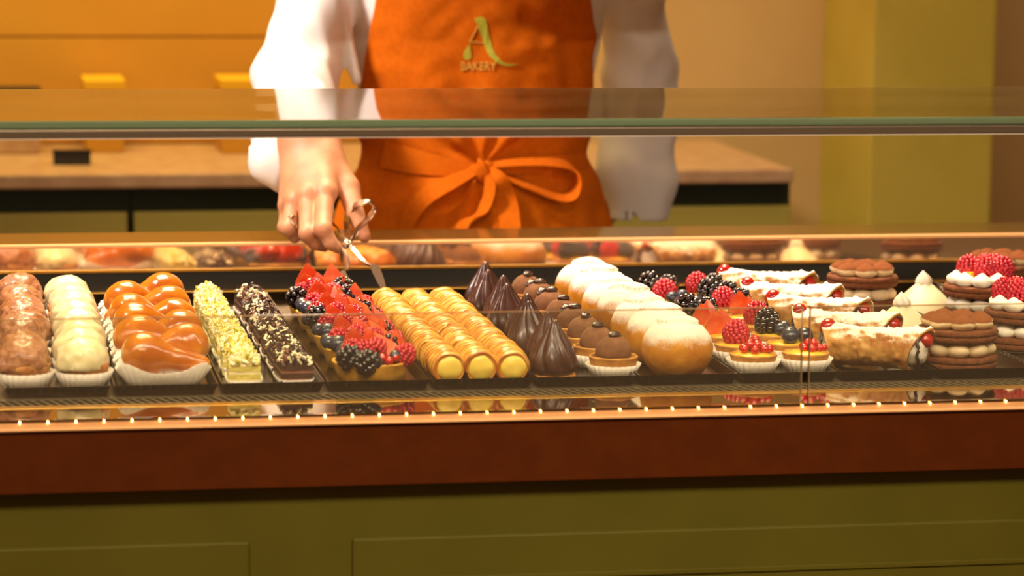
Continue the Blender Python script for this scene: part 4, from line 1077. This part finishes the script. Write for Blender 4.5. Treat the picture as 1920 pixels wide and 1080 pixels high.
for p in bm.verts:
    px = 864.5+(p.co.x-mnx)/(mxx-mnx)*66; py = 131.5-(p.co.y-mny)/(mxy-mny)*15.5
    p.co = onapron(px, py,   .0024 if p in topv else 0)-PO
bmesh.ops.recalc_face_normals(bm, faces=bm.faces[:])
lme = bpy.data.meshes.new('lettering'); bm.to_mesh(lme); bm.free(); lme.materials.append(M['thread2'])
put('lettering', lme, apron)

# ------------------------------------------------------------------ tongs in the hand
PV = pt(650, 457, 4.078)
tongs = thing('serving_tongs', 'small steel scissor tongs held in the hand above the cream horns', 'tongs', PV[:])
def tput(name, v, f): return put(name, mesh(name, np.asarray(v)-np.array(PV[:]), f, M['steel'], False), tongs)
def strip_(name, pts, hw, th, wv=(.15, -.95, -.25)):
    path = spline([pt(*p) for p in pts], 8); n = len(path); W_ = []
    hws = np.interp(np.linspace(0, 1, n), np.linspace(0, 1, len(hw)), hw) if isinstance(hw, (list, tuple)) else [hw]*n
    for i in range(n):
        t = (path[min(i+1, n-1)]-path[max(i-1, 0)]).normalized(); q = Vector(wv); q = q-t*q.dot(t); W_.append(q.normalized()*hws[i])
    v, f = ribbon(path, W_, th); return tput(name, v, f)
strip_('handle_loop', [(652, 456, 4.078), (662, 447, 4.076), (672, 428, 4.080), (690, 410, 4.082), (700, 393, 4.086), (694, 381, 4.092), (680, 380, 4.10), (662, 388, 4.112), (652, 402, 4.118), (651, 425, 4.105), (656, 450, 4.082)], [.003, .005, .007, .007, .007, .007, .007, .008, .009, .008, .003], .0014)
strip_('handle_loop', [(648, 456, 4.078), (636, 448, 4.090), (622, 436, 4.105), (600, 428, 4.115), (570, 430, 4.112), (552, 420, 4.110), (545, 406, 4.118), (560, 398, 4.14), (600, 402, 4.150), (630, 425, 4.125), (648, 452, 4.082)], [.003, .005, .006, .006, .006, .006, .006, .006, .006, .005, .003], .0014)
strip_('arm', [(656, 455, 4.078), (645, 464, 4.068), (651, 484, 4.045), (652, 499, 4.03), (649, 507, 4.02), (642, 508, 4.015)], [.0035, .003, .0028, .0028, .003, .003], .0022, (.75, -.6, .2))
strip_('arm', [(645, 455, 4.078), (660, 465, 4.070), (676, 484, 4.045), (686, 493, 4.032), (700, 500, 4.02)], [.0035, .003, .0028, .0028, .003], .0022, (.75, -.6, -.2))
strip_('pincer', [(642, 508, 4.015), (648, 524, 3.995), (657, 542, 3.975), (668, 560, 3.955)], [.003, .0052, .005, .002], .0016, (.75, -.6, .1))
strip_('pincer', [(699, 496, 4.02), (706, 508, 4.005), (714, 527, 3.985), (721, 546, 3.965)], [.004, .0060, .005, .002], .0016, (.75, -.6, .1))
v, f = lathe([(.0005, -.004), (.0055, -.004), (.0062, -.002), (.0062, .002), (.0045, .0042), (.0005, .0046)], 20); put('pivot', mesh('pivot', v, f, M['steel']), tongs, (0, -.001, 0), (math.pi/2, 0, 0))
